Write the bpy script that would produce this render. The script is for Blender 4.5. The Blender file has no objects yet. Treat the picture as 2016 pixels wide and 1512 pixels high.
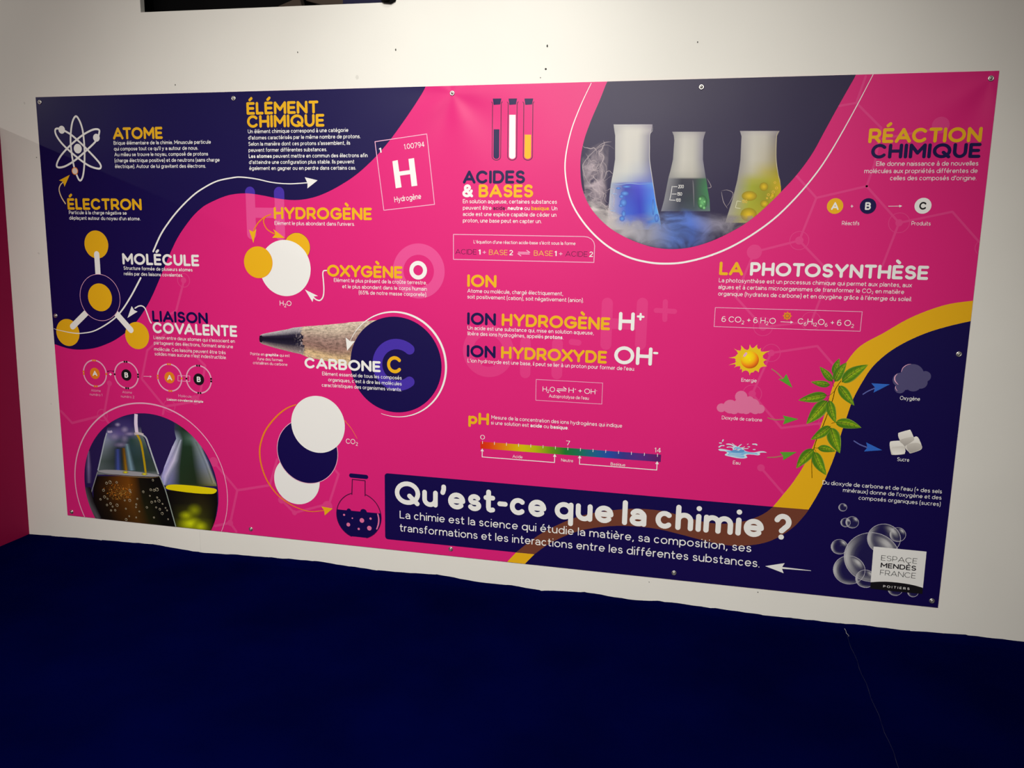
import bpy, bmesh, math, random
from math import sin, cos, pi, radians, hypot, atan2
from mathutils import Vector, Matrix, noise
from mathutils.geometry import tessellate_polygon, delaunay_2d_cdt

S = bpy.context.scene
C = S.collection
random.seed(7)
GROUND = 0.125                      # the banner hangs this high above the carpet

# ------------------------------------------------------------------ camera
cam = bpy.data.cameras.new('camera')
cam.sensor_fit = 'HORIZONTAL'
cam.sensor_width = 36.0
cam.lens = 36.0 * 1563.303 / 2016.0
cam.clip_start = 0.05
camo = bpy.data.objects.new('camera', cam)
C.objects.link(camo)
rx = Vector((0.9747349822, 0.2225562822, 0.0189846150))
uy = Vector((-0.0550005287, 0.1567700679, 0.9861024732))
bz = Vector((0.2164870809, -0.9622327405, 0.1650499825))
camo.matrix_world = Matrix(((rx.x, uy.x, bz.x, 2.9976130),
                            (rx.y, uy.y, bz.y, -3.2360353),
                            (rx.z, uy.z, bz.z, 1.3478536 + GROUND),
                            (0, 0, 0, 1)))
S.camera = camo

# ------------------------------------------------------------------ light
world = bpy.data.worlds.new('world')
S.world = world
world.use_nodes = True
world.node_tree.nodes['Background'].inputs[0].default_value = (0.55, 0.48, 0.42, 1)
world.node_tree.nodes['Background'].inputs[1].default_value = 0.065


def aim(o, target):
    o.rotation_euler = (Vector(target) - o.location).to_track_quat('-Z', 'Y').to_euler()


def spot(name, loc, target, watts, angle, blend, radius, col):
    d = bpy.data.lights.new(name, 'SPOT')
    d.energy = watts
    d.spot_size = radians(angle)
    d.spot_blend = blend
    d.shadow_soft_size = radius
    d.color = col
    o = bpy.data.objects.new(name, d)
    C.objects.link(o)
    o.location = loc
    aim(o, target)
    return o


spot('spotlight_wash', (2.1, -4.5, 3.7), (2.1, 0.0, 0.50), 940, 64, 1.0, 0.05, (1.0, 0.972, 0.885))
spot('spotlight_over_banner', (2.12, -1.6, 3.6), (2.10, 0.0, 2.35), 40, 46, 1.0, 0.05, (1.0, 0.995, 0.92))
spot('spotlight_behind_partition', (-1.6, -1.45, 2.52), (0.05, 0.0, 2.05), 17, 62, 0.8, 0.012, (1.0, 0.93, 0.86))
d = bpy.data.lights.new('room_fill', 'AREA')  # added fill lamp, stands in for light bounced around the room
d.energy = 95
d.shape = 'RECTANGLE'
d.size, d.size_y = 5.0, 2.0
d.color = (1.0, 0.91, 0.82)
o = bpy.data.objects.new('room_fill', d)
C.objects.link(o)
o.location = (1.6, -5.2, 3.3)
aim(o, (1.2, 0, 0.6))

S.view_settings.view_transform = 'Standard'
S.view_settings.look = 'None'
S.view_settings.gamma = 1.0
S.view_settings.use_curve_mapping = False
S.view_settings.exposure = 0.0

# ------------------------------------------------------------------ materials


def lin(c):
    f = lambda x: x / 12.92 if x <= 0.04045 else ((x + 0.055) / 1.055) ** 2.4
    return tuple(f(v / 255.0) for v in c)


def base_mat(name):
    m = bpy.data.materials.new(name)
    m.use_nodes = True
    nt = m.node_tree
    return m, nt, nt.nodes['Principled BSDF']


def vinyl_bump(nt, bsdf):
    """Fine grain of the banner cloth, broad slack waves, and pull folds fanning from two top eyelets."""
    N, L = nt.nodes, nt.links
    tc = N.new('ShaderNodeTexCoord')
    grain = N.new('ShaderNodeTexNoise')
    grain.inputs['Scale'].default_value = 420
    grain.inputs['Detail'].default_value = 1.0
    L.new(tc.outputs['Object'], grain.inputs['Vector'])
    slack = N.new('ShaderNodeTexNoise')
    slack.inputs['Scale'].default_value = 1.1
    slack.inputs['Detail'].default_value = 2.0
    L.new(tc.outputs['Object'], slack.inputs['Vector'])
    b1 = N.new('ShaderNodeBump')
    b1.inputs['Strength'].default_value = 0.16
    b1.inputs['Distance'].default_value = 0.0006
    L.new(grain.outputs['Fac'], b1.inputs['Height'])
    b2 = N.new('ShaderNodeBump')
    b2.inputs['Strength'].default_value = 0.22
    b2.inputs['Distance'].default_value = 0.05
    L.new(slack.outputs['Fac'], b2.inputs['Height'])
    L.new(b1.outputs['Normal'], b2.inputs['Normal'])
    prev = b2
    for (ex, ez, ang) in ((1.999, 1.975, 5.0), (3.976, 1.979, 5.0)):
        sub = N.new('ShaderNodeVectorMath')
        sub.operation = 'SUBTRACT'
        sub.inputs[1].default_value = (ex, 0, ez)
        L.new(tc.outputs['Object'], sub.inputs[0])
        sep = N.new('ShaderNodeSeparateXYZ')
        L.new(sub.outputs[0], sep.inputs[0])
        at2 = N.new('ShaderNodeMath')
        at2.operation = 'ARCTAN2'
        L.new(sep.outputs['X'], at2.inputs[0])
        L.new(sep.outputs['Z'], at2.inputs[1])
        mul = N.new('ShaderNodeMath')
        mul.operation = 'MULTIPLY'
        mul.inputs[1].default_value = ang
        L.new(at2.outputs[0], mul.inputs[0])
        sn = N.new('ShaderNodeMath')
        sn.operation = 'SINE'
        L.new(mul.outputs[0], sn.inputs[0])
        ln = N.new('ShaderNodeVectorMath')
        ln.operation = 'LENGTH'
        L.new(sub.outputs[0], ln.inputs[0])
        mr = N.new('ShaderNodeMapRange')
        mr.interpolation_type = 'SMOOTHSTEP'
        mr.inputs['From Min'].default_value = 0.02
        mr.inputs['From Max'].default_value = 0.50
        mr.inputs['To Min'].default_value = 1.0
        mr.inputs['To Max'].default_value = 0.0
        L.new(ln.outputs['Value'], mr.inputs['Value'])
        h = N.new('ShaderNodeMath')
        h.operation = 'MULTIPLY'
        L.new(sn.outputs[0], h.inputs[0])
        rise = N.new('ShaderNodeMapRange')
        rise.interpolation_type = 'SMOOTHSTEP'
        rise.inputs['From Min'].default_value = 0.0
        rise.inputs['From Max'].default_value = 0.12
        L.new(ln.outputs['Value'], rise.inputs['Value'])
        both = N.new('ShaderNodeMath')
        both.operation = 'MULTIPLY'
        L.new(mr.outputs[0], both.inputs[0])
        L.new(rise.outputs[0], both.inputs[1])
        L.new(both.outputs[0], h.inputs[1])
        b = N.new('ShaderNodeBump')
        b.inputs['Strength'].default_value = 0.5
        b.inputs['Distance'].default_value = 0.004
        L.new(h.outputs[0], b.inputs['Height'])
        L.new(prev.outputs['Normal'], b.inputs['Normal'])
        prev = b
    L.new(prev.outputs['Normal'], bsdf.inputs['Normal'])


def vinyl_gloss(b):
    b.inputs['Roughness'].default_value = 0.42
    b.inputs['Specular IOR Level'].default_value = 0.21


INKS = {}


def ink(name, rgb):
    if name in INKS:
        return INKS[name]
    m, nt, b = base_mat('ink_' + name)
    b.inputs['Base Color'].default_value = (*rgb, 1)
    vinyl_gloss(b)
    vinyl_bump(nt, b)
    INKS[name] = m
    return m


PINK = ink('pink', (0.70, 0.016, 0.195))
NAVY = ink('navy', (0.0062, 0.0022, 0.070))
YELLOW = ink('yellow', (0.81, 0.44, 0.010))
WHITE = ink('white', (0.84, 0.84, 0.84))
VIOLET = ink('violet', (0.060, 0.028, 0.40))
GHOST = ink('ghost_pink', (0.76, 0.075, 0.30))
FAINT = ink('faint_pink', (0.73, 0.040, 0.235))
NET = ink('net_pink', (0.73, 0.048, 0.245))
PLUM = ink('plum', (0.10, 0.006, 0.06))
BROWN = ink('brown', (0.165, 0.048, 0.028))
CREAM = ink('cream', (0.80, 0.60, 0.34))
BLUSH = ink('blush', (0.80, 0.66, 0.60))
BLACK = ink('black', (0.008, 0.007, 0.010))
SUNNY = ink('sun_yellow', (0.82, 0.56, 0.012))
ORANGE = ink('orange', (0.80, 0.22, 0.015))
GOLD = ink('gold', (0.82, 0.50, 0.06))
GREEN = ink('green', (0.10, 0.36, 0.03))
GREENGREY = ink('green_grey', (0.40, 0.20, 0.12))
BLUE = ink('blue', (0.03, 0.14, 0.60))
BLUEGREY = ink('blue_grey', (0.11, 0.13, 0.42))
SLATE = ink('slate', (0.085, 0.075, 0.19))
ROSE = ink('rose', (0.74, 0.17, 0.36))
PALEPINK = ink('pale_pink', (0.80, 0.42, 0.60))
WATERBLUE = ink('water_blue', (0.22, 0.50, 0.82))
WATERPALE = ink('water_pale', (0.62, 0.76, 0.88))
GOLDDIM = ink('dim_gold', (0.42, 0.24, 0.05))
FIZZ = ink('fizz', (0.42, 0.38, 0.28))
WATERDEEP = ink('water_deep', (0.12, 0.33, 0.66))


def photo_material(name, alpha=False, wisps=False):
    """Printed photograph: the picture's own colours are stored per vertex."""
    m, nt, b = base_mat(name)
    a = nt.nodes.new('ShaderNodeAttribute')
    a.attribute_name = 'Col'
    nt.links.new(a.outputs['Color'], b.inputs['Base Color'])
    vinyl_gloss(b)
    vinyl_bump(nt, b)
    if alpha:
        if wisps:
            tc = nt.nodes.new('ShaderNodeTexCoord')
            n = nt.nodes.new('ShaderNodeTexNoise')
            n.inputs['Scale'].default_value = 9
            n.inputs['Detail'].default_value = 5
            n.inputs['Distortion'].default_value = 2.2
            nt.links.new(tc.outputs['Object'], n.inputs['Vector'])
            r = nt.nodes.new('ShaderNodeMapRange')
            r.inputs['From Min'].default_value = 0.32
            r.inputs['From Max'].default_value = 0.66
            nt.links.new(n.outputs['Fac'], r.inputs['Value'])
            mu = nt.nodes.new('ShaderNodeMath')
            mu.operation = 'MULTIPLY'
            nt.links.new(r.outputs[0], mu.inputs[0])
            nt.links.new(a.outputs['Alpha'], mu.inputs[1])
            nt.links.new(mu.outputs[0], b.inputs['Alpha'])
        else:
            nt.links.new(a.outputs['Alpha'], b.inputs['Alpha'])
    return m


PHOTO = photo_material('photo_print')
SHEER = photo_material('photo_print_sheer', True)
WISP = photo_material('photo_print_wisps', True, True)

# ------------------------------------------------------------------ banner plane
BW, BH = 4.0, 2.0039317
HM = ((327.6067167303754, -34.299597819619265, 134.2999999999988),
      (-19.49242748336957, -418.13295540131236, 1013.6999999999689),
      (-0.05432239856411784, -0.0414154548897999, 1.0))
HI = Matrix(HM).inverted()


def P(x, y):
    """Rectify a point measured on the photograph to metres on the banner (from its lower left corner)."""
    q = HI @ Vector((x, y, 1.0))
    return (q.x / q.z, q.y / q.z)


def U(x, v):
    """Metres along the banner of photograph column x on the level v."""
    (a, b, c), _, (g, h, i) = HM
    return (x * (h * v + i) - b * v - c) / (a - x * g)


def scale_at(x, y):
    a, b, c = P(x, y), P(x + 1, y), P(x, y + 1)
    return math.sqrt(abs((b[0] - a[0]) * (c[1] - a[1]) - (b[1] - a[1]) * (c[0] - a[0])))


LAYER = [0]


class Print:
    """Collects flat printed shapes in banner metres; build() links them as ONE mesh object."""

    def __init__(self, depth=None):
        if depth is None:
            LAYER[0] += 1
            depth = LAYER[0]
        self.z = depth * 9.0e-5
        self.step = 0
        self.count = 0
        self.v, self.f, self.mi, self.mats, self.col = [], [], [], [], []
        self.clip = None
        self.raw = False

    def layer(self, n=1):
        self.step += n * 5.0e-5
        self.count = 0
        return self

    def slot(self, m):
        if m not in self.mats:
            self.mats.append(m)
        return self.mats.index(m)

    def add(self, pts, faces, m, cols=None):
        n = len(self.v)
        s = self.slot(m)
        self.count = (self.count + 1) % 5
        off = self.count * 1.0e-5
        for k, p in enumerate(pts):
            u, v = p
            if self.clip:
                u, v = self.clip(u, v)
            if not self.raw:
                u = min(max(u, 0.0), BW)
                v = min(max(v, 0.0), BH)
            self.v.append((u, -(0.0042 + self.z + self.step + off), v))
            self.col.append(cols[k] if cols else (1, 1, 1, 1))
        for f in faces:
            self.f.append([n + i for i in f])
            self.mi.append(s)

    def poly(self, pts, m, cols=None):
        tris = tessellate_polygon([[Vector((u, v, 0)) for u, v in pts]])
        self.add(pts, tris, m, cols)

    def band(self, outer, inner, m, closed=True):
        n = len(outer)
        k = n if closed else n - 1
        self.add(list(outer) + list(inner), [(i, (i + 1) % n, n + (i + 1) % n, n + i) for i in range(k)], m)

    def disc(self, c, r, m, n=64, cols=None):
        pts = [(c[0] + r * cos(2 * pi * i / n), c[1] + r * sin(2 * pi * i / n)) for i in range(n)]
        if cols:
            self.add([c] + pts, [(0, 1 + i, 1 + (i + 1) % n) for i in range(n)], m, [cols[0]] + [cols[1]] * n)
        else:
            self.add(pts, [list(range(n))], m)

    def ring(self, c, r, w, m, n=72, a0=0, a1=360):
        k = n if a1 - a0 >= 360 else n + 1
        an = [radians(a0 + (a1 - a0) * i / n) for i in range(k)]
        o = [(c[0] + (r + w / 2) * cos(a), c[1] + (r + w / 2) * sin(a)) for a in an]
        i_ = [(c[0] + (r - w / 2) * cos(a), c[1] + (r - w / 2) * sin(a)) for a in an]
        self.band(o, i_, m, a1 - a0 >= 360)

    def line(self, pts, w, m, caps=5, cols=None):
        """A stroke along pts; w is one width or one per point. Sharp corners are rounded joins."""
        n = len(pts)
        W = w if isinstance(w, (list, tuple)) else [w] * n
        cut = [0]
        for i in range(1, n - 1):
            a = atan2(pts[i][1] - pts[i - 1][1], pts[i][0] - pts[i - 1][0])
            b = atan2(pts[i + 1][1] - pts[i][1], pts[i + 1][0] - pts[i][0])
            if abs((b - a + pi) % (2 * pi) - pi) > radians(38):
                cut.append(i)
        cut.append(n - 1)
        for s, e in zip(cut, cut[1:]):
            seg = pts[s:e + 1]
            ws = W[s:e + 1]
            L, R = [], []
            shut = len(seg) > 4 and hypot(seg[0][0] - seg[-1][0], seg[0][1] - seg[-1][1]) < ws[0] * .05
            for i, p in enumerate(seg):
                a, b = seg[max(i - 1, 0)], seg[min(i + 1, len(seg) - 1)]
                if shut and i in (0, len(seg) - 1):
                    a, b = seg[-2], seg[1]
                dx, dy = b[0] - a[0], b[1] - a[1]
                l = hypot(dx, dy) or 1
                nx, ny = -dy / l * ws[i] / 2, dx / l * ws[i] / 2
                L.append((p[0] + nx, p[1] + ny))
                R.append((p[0] - nx, p[1] - ny))
            k = len(seg)
            pp = L + R
            ff = [(i, i + 1, k + i + 1, k + i) for i in range(k - 1)]
            for end, idx in ((0, 0), (1, k - 1)):
                if caps and not shut and ws[idx] > 1e-5:
                    p, q = (L[0], R[0]) if end == 0 else (R[-1], L[-1])
                    c = seg[idx]
                    a0 = atan2(p[1] - c[1], p[0] - c[0])
                    r = ws[idx] / 2
                    b0 = len(pp)
                    pp += [(c[0] + r * cos(a0 + pi * j / caps), c[1] + r * sin(a0 + pi * j / caps)) for j in range(caps + 1)]
                    ff.append(list(range(b0, b0 + caps + 1)))
            self.add(pp, ff, m, [cols] * len(pp) if cols else None)

    def build(self, name, parent, label=None):
        me = bpy.data.meshes.new(name)
        me.from_pydata(self.v, [], self.f)
        for m in self.mats:
            me.materials.append(m)
        me.polygons.foreach_set('material_index', self.mi)
        if any(c != (1, 1, 1, 1) for c in self.col):
            ca = me.color_attributes.new('Col', 'FLOAT_COLOR', 'POINT')
            ca.data.foreach_set('color', [x for c in self.col for x in c])
        bm = bmesh.new()
        bm.from_mesh(me)
        for f in bm.faces:
            f.normal_update()
            if f.normal.y > 0:
                f.normal_flip()
        bm.to_mesh(me)
        bm.free()
        me.update()
        ob = bpy.data.objects.new(name, me)
        C.objects.link(ob)
        ob.parent = parent
        if label:
            ob['label'] = label
        return ob


def pts(*a):
    return [P(x, y) for x, y in a]


def smooth(p, n=8, closed=False):
    """Catmull-Rom through p (points may carry a width as a third value)."""
    out = []
    k = len(p)
    for i in range(k if closed else k - 1):
        g = lambda j: p[j % k] if closed else p[min(max(j, 0), k - 1)]
        a, b, c, d_ = g(i - 1), g(i), g(i + 1), g(i + 2)
        for s in range(n):
            t = s / n
            out.append(tuple(0.5 * (2 * b[m] + (c[m] - a[m]) * t + (2 * a[m] - 5 * b[m] + 4 * c[m] - d_[m]) * t * t
                                    + (3 * b[m] - a[m] - 3 * c[m] + d_[m]) * t ** 3) for m in range(len(b))))
    if not closed:
        out.append(tuple(p[-1]))
    return out


def curve(pr, points, m, n=8, caps=5):
    """Smooth stroke through measured points (x, y, width in photo pixels)."""
    q = [(*P(x, y), w * scale_at(x, y)) for x, y, w in points]
    q = smooth(q, n)
    pr.line([(a, b) for a, b, _ in q], [max(w, 1e-4) for _, _, w in q], m, caps)


def circ(cx, cy, ry):
    """Centre and radius of a circle seen with vertical half height ry."""
    a, b = P(cx, cy - ry), P(cx, cy + ry)
    return ((a[0] + b[0]) / 2, (a[1] + b[1]) / 2), hypot(a[0] - b[0], a[1] - b[1]) / 2


def col(r, g, b, a=1.0, gain=1.0):
    c = lin((r, g, b))
    return (min(c[0] * gain, 0.95), min(c[1] * gain, 0.95), min(c[2] * gain, 0.95), a)


# ------------------------------------------------------------------ rounded stroke lettering
XH = 0.71
DESC = -0.25


def A_(cx, cy, rx_, ry_, a0, a1, n=None):
    n = n or max(4, int(abs(a1 - a0) / 15))
    return [(cx + rx_ * cos(radians(a0 + (a1 - a0) * i / n)), cy + ry_ * sin(radians(a0 + (a1 - a0) * i / n))) for i in range(n + 1)]


CAPW = dict(A=.98, B=.74, C=.92, D=.86, E=.66, F=.64, G=.96, H=.82, I=0, J=.5, K=.78, L=.60, M=.98, N=.85, O=1.04, P=.70,
            Q=1.06, R=.76, S=.72, T=.76, U=.80, V=.94, W=1.35, X=.86, Y=.88, Z=.76)
LOWW = dict(a=.60, b=.70, c=.62, d=.70, e=.68, f=.42, g=.70, h=.62, i=0, j=.22, k=.60, l=0, m=1.04, n=.62, o=.72, p=.70, q=.70,
            r=.38, s=.54, t=.44, u=.62, v=.66, w=.98, x=.64, y=.68, z=.56)
NUMW = {'0': .78, '1': .30, '2': .66, '3': .66, '4': .74, '5': .66, '6': .70, '7': .66, '8': .70, '9': .70}
PUNW = {'.': 0, ',': .08, "'": .08, '(': .27, ')': .27, '%': 1.0, '+': .56, '-': .38, '&': .84, '?': .58, ':': 0}
ACC = {'\u00e9': ('e', "'"), '\u00e8': ('e', '`'), '\u00ea': ('e', '^'), '\u00e0': ('a', '`'), '\u00e2': ('a', '^'), '\u00f4': ('o', '^'),
       '\u00fb': ('u', '^'), '\u00e7': ('c', ','), '\u00c9': ('E', "'"), '\u00c8': ('E', '`'), '\u00ee': ('i', '^')}
F_ = {
    'A': [[(0, 0), (.5, 1), (1, 0)], [(.19, .30), (.81, .30)]],
    'B': [[(0, 0), (0, 1), (.5, 1)] + A_(.55, .77, .38, .23, 90, -90)[1:] + [(0, .54)], [(.5, .54)] + A_(.6, .27, .40, .27, 90, -90) + [(0, 0)]],
    'C': [A_(.53, .5, .53, .5, 42, 318)],
    'D': [[(0, 0), (0, 1), (.42, 1)] + A_(.45, .5, .55, .5, 90, -90)[1:] + [(0, 0)]],
    'E': [[(1, 1), (0, 1), (0, 0), (1, 0)], [(0, .5), (.9, .5)]],
    'F': [[(1, 1), (0, 1), (0, 0)], [(0, .47), (.88, .47)]],
    'G': [A_(.53, .5, .53, .5, 45, 335) + [(1.0, .46), (.60, .46)]],
    'H': [[(0, 0), (0, 1)], [(1, 0), (1, 1)], [(0, .5), (1, .5)]],
    'I': [[(0, 0), (0, 1)]],
    'J': [[(1, 1)] + A_(.5, .3, .5, .3, 0, -150)],
    'K': [[(0, 0), (0, 1)], [(0, .36), (.95, 1)], [(.36, .58), (1, 0)]],
    'L': [[(0, 1), (0, 0), (1, 0)]],
    'M': [[(0, 0), (0, 1), (.5, .32), (1, 1), (1, 0)]],
    'N': [[(0, 0), (0, 1), (1, 0), (1, 1)]],
    'O': [A_(.5, .5, .5, .5, 0, 360)],
    'P': [[(0, 0), (0, 1), (.55, 1)] + A_(.58, .68, .42, .32, 90, -90)[1:] + [(0, .36)]],
    'Q': [A_(.5, .5, .5, .5, 0, 360), [(.60, .36), (.97, -.02)]],
    'R': [[(0, 0), (0, 1), (.55, 1)] + A_(.56, .69, .42, .31, 90, -90)[1:] + [(0, .38)], [(.55, .38), (1, 0)]],
    'S': [A_(.5, .755, .44, .245, 28, 262) + A_(.52, .255, .48, .255, 82, -150)],
    'T': [[(0, 1), (1, 1)], [(.5, 1), (.5, 0)]],
    'U': [[(0, 1), (0, .45)] + A_(.5, .42, .5, .42, 180, 360) + [(1, 1)]],
    'V': [[(0, 1), (.5, 0), (1, 1)]],
    'W': [[(0, 1), (.27, 0), (.5, .95), (.73, 0), (1, 1)]],
    'X': [[(0, 0), (1, 1)], [(0, 1), (1, 0)]],
    'Y': [[(0, 1), (.5, .43), (1, 1)], [(.5, .43), (.5, 0)]],
    'Z': [[(0, 1), (1, 1), (0, 0), (1, 0)]],
    '0': [A_(.5, .5, .5, .5, 0, 360)],
    '1': [[(0, .84), (.9, 1), (.9, 0)]],
    '2': [A_(.5, .72, .46, .28, 155, -35) + [(0, 0), (1, 0)]],
    '3': [[(.06, 1), (.92, 1), (.46, .60)] + A_(.5, .31, .5, .31, 80, -150)],
    '4': [[(.72, 0), (.72, 1), (0, .28), (1, .28)]],
    '5': [[(.9, 1), (.18, 1), (.12, .56)] + A_(.48, .33, .52, .33, 120, -148)],
    '6': [[(.80, .96)] + A_(.56, .5, .55, .5, 80, 190) + [(.01, .31)], A_(.5, .31, .5, .31, 0, 360)],
    '7': [[(0, 1), (1, 1), (.36, 0)]],
    '8': [A_(.5, .75, .42, .25, 0, 360), A_(.5, .265, .5, .265, 0, 360)],
    '9': [A_(.5, .69, .5, .31, 0, 360), [(1, .69)] + A_(.45, .5, .55, .5, 0, -100)],
    '%': [A_(.2, .77, .2, .23, 0, 360), A_(.8, .23, .2, .23, 0, 360), [(.2, 0), (.8, 1)]],
    '+': [[(0, .46), (1, .46)], [(.5, .20), (.5, .72)]],
    '-': [[(0, .38), (1, .38)]],
    '&': [[(1, .0), (.20, .66)] + A_(.46, .80, .27, .20, 200, -25) + [(.12, .40)] + A_(.40, .25, .40, .25, 150, 330) + [(.95, .50)]],
    '?': [A_(.5, .72, .5, .28, 160, -55) + [(.46, .30)], [(.46, .0), (.461, .0)]],
    "'": [[(1, 1), (1, .86), (.35, .70)]],
    '(': [A_(1.0, .42, 1.0, .68, 90, 270)],
    ')': [A_(0, .42, 1.0, .68, 90, -90)],
    '.': [[(0, 0), (.001, 0)]],
    ',': [[(1, .02), (.2, -.16)]],
    ':': [[(0, 0), (.001, 0)], [(0, .5), (.001, .5)]],
}
L_ = {
    'a': [A_(.46, .64, .46, .36, 152, 40) + A_(.5, .60, .5, .34, 30, 0) + [(1, 0)], [(1, .52), (.5, .55)] + A_(.46, .275, .46, .275, 90, 270) + A_(.5, .30, .5, .30, 285, 355)],
    'b': [[(0, 'a'), (0, 0)], A_(.5, .5, .5, .5, 0, 360)],
    'c': [A_(.52, .5, .52, .5, 48, 312)],
    'd': [[(1, 'a'), (1, 0)], A_(.5, .5, .5, .5, 0, 360)],
    'e': [[(0, .5), (1, .5)] + A_(.5, .5, .5, .5, 0, 316)[1:]],
    'f': [[(.34, 0), (.34, 1.1)] + [(.36, 1.22), (.52, 'a'), (1, 'a')], [(0, 1), (.95, 1)]],
    'g': [A_(.5, .5, .5, .5, 0, 360), [(1, 1), (1, -.05), (.93, -.28), (.75, -.42), (.5, 'd'), (.25, -.43), (.06, -.30)]],
    'h': [[(0, 'a'), (0, 0)], A_(.5, .56, .5, .44, 180, 0) + [(1, 0)]],
    'i': [[(0, 0), (0, 1)], [(0, 'a'), (.001, 'a')]],
    'j': [[(1, 1), (1, -.2), (.8, 'd'), (0, 'd')], [(1, 'a'), (1.001, 'a')]],
    'k': [[(0, 'a'), (0, 0)], [(0, .34), (.95, 1)], [(.38, .60), (1, 0)]],
    'l': [[(0, 'a'), (0, 0)]],
    'm': [[(0, 1), (0, 0)], A_(.25, .56, .25, .44, 180, 0) + [(.5, 0)], A_(.75, .56, .25, .44, 180, 0) + [(1, 0)]],
    'n': [[(0, 1), (0, 0)], A_(.5, .56, .5, .44, 180, 0) + [(1, 0)]],
    'o': [A_(.5, .5, .5, .5, 0, 360)],
    'p': [[(0, 1), (0, 'd')], A_(.5, .5, .5, .5, 0, 360)],
    'q': [[(1, 1), (1, 'd')], A_(.5, .5, .5, .5, 0, 360)],
    'r': [[(0, 1), (0, 0)], A_(.75, .55, .75, .45, 180, 80)],
    's': [A_(.5, .75, .42, .25, 28, 262) + A_(.52, .26, .48, .26, 82, -152)],
    't': [[(.38, 'm'), (.38, .25)] + [(.45, .07), (.68, 0), (1, .04)], [(0, 1), (.98, 1)]],
    'u': [[(0, 1), (0, .44)] + A_(.5, .44, .5, .44, 180, 360) + [(1, 1)], [(1, 1), (1, 0)]],
    'v': [[(0, 1), (.5, 0), (1, 1)]],
    'w': [[(0, 1), (.27, 0), (.5, .95), (.73, 0), (1, 1)]],
    'x': [[(0, 0), (1, 1)], [(0, 1), (1, 0)]],
    'y': [[(0, 1), (.52, .02)], [(1, 1), (.40, -.22), (.22, 'd'), (.02, 'd')]],
    'z': [[(0, 1), (1, 1), (0, 0), (1, 0)]],
}
GCACHE = {}


def glyph(ch, w):
    """Centre lines of a letter of stroke weight w, in cap heights; ink runs from 0 to the returned width."""
    key = (ch, w)
    if key in GCACHE:
        return GCACHE[key]
    acc = None
    base = ch
    if ch in ACC:
        base, acc = ACC[ch]
    low = base in L_
    tbl = L_ if low else F_
    wid = LOWW.get(base, CAPW.get(base, NUMW.get(base, PUNW.get(base, .5)))) + (w - .12) * .55
    if base in 'Iil.:':
        wid = w
    if base in "',":
        wid = w + .06
    span = max(wid - w, 1e-4)
    sp = {'a': 1.0 - w / 2, 'd': DESC + w / 2, 'm': 0.95 - w / 2}
    if base == 'i':
        sp['a'] = 1.02 - w * .5

    def Y(t):
        if isinstance(t, str):
            return sp[t]
        return w / 2 + t * ((XH if low else 1.0) - w)
    out = [[(w / 2 + x * span, Y(y)) for x, y in st] for st in tbl[base]]
    if acc:
        cx = wid / 2
        b = (XH if low else 1.0) + w * .45
        if acc == ',':
            out.append([(cx + .02, .02), (cx + .06, -.10), (cx - .05, -.18)])
        elif acc == '^':
            out.append([(cx - .15, b + .07), (cx, b + .19), (cx + .15, b + .07)])
        else:
            s = 1 if acc == "'" else -1
            out.append([(cx - .06 * s, b + .07), (cx + .08 * s, b + .20)])
    GCACHE[key] = (out, wid)
    return GCACHE[key]


GMESH = {}


def glyph_mesh(ch, w, caps):
    """Outline of a letter as one non-overlapping triangulation, in cap heights."""
    key = (ch, w, caps)
    if key in GMESH:
        return GMESH[key]
    tmp = Print(0)
    tmp.raw = True
    st, wd = glyph(ch, w)
    for q in st:
        tmp.line(q, w, WHITE, caps)
    vs = [Vector((a, c)) for a, _, c in tmp.v]
    tri = []
    for f in tmp.f:
        for i in range(1, len(f) - 1):
            a, b, c = f[0], f[i], f[i + 1]
            ar = (vs[b].x - vs[a].x) * (vs[c].y - vs[a].y) - (vs[c].x - vs[a].x) * (vs[b].y - vs[a].y)
            if abs(ar) > 1e-9:
                tri.append((a, b, c) if ar > 0 else (a, c, b))
    ov, _, of, _, _, src = delaunay_2d_cdt(vs, [], tri, 0, 1e-6)
    GMESH[key] = ([(p.x, p.y) for p in ov], [list(f) for f, o_f in zip(of, src) if len(o_f)])
    return GMESH[key]


KERN = {('L', 'T'): -.14, ('T', 'O'): -.05, ('A', 'T'): -.12, ('T', 'A'): -.12, ('A', 'C'): -.05, ('R', 'T'): -.05, ('X', 'Y'): -.08, ('L', 'Y'): -.1,
        ('O', 'X'): -.04, ('Y', 'G'): -.08, ('H', 'Y'): .0, ('Y', 'D'): -.02, ('A', 'V'): -.12, ('V', 'A'): -.12, ('L', 'A'): -.02, ('r', 'a'): -.04}


def layout(spans, w, m, space=.46):
    """Spans of (text, options) to placed glyphs; returns the glyph list and the ink width in cap heights."""
    if isinstance(spans, str):
        spans = [(spans, {})]
    x = 0.0
    prev = None
    out = []
    right = 0.0
    for s, o in spans:
        ww = o.get('w', w)
        mm = o.get('m', m)
        k = o.get('k', 1.0)
        dy = o.get('dy', 0.0)
        x += o.get('dx', 0.0)
        for ch in s:
            if ch == ' ':
                x += space * k
                prev = ' '
                continue
            if prev not in (None, ' '):
                x += (.115 - .30 * (ww - .12)) * k + KERN.get((prev, ch), 0)
            g, wd = glyph(ch, ww)
            out.append((ch, x, dy, k, ww, mm))
            x += wd * k
            right = x
            prev = ch
    return out, right


def put(pr, gl, where, caps):
    for ch, x, dy, k, ww, mm in gl:
        vs, fs = glyph_mesh(ch, ww, caps)
        pr.add([where(x + a * k, dy + b * k) for a, b in vs], fs, mm)


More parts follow.
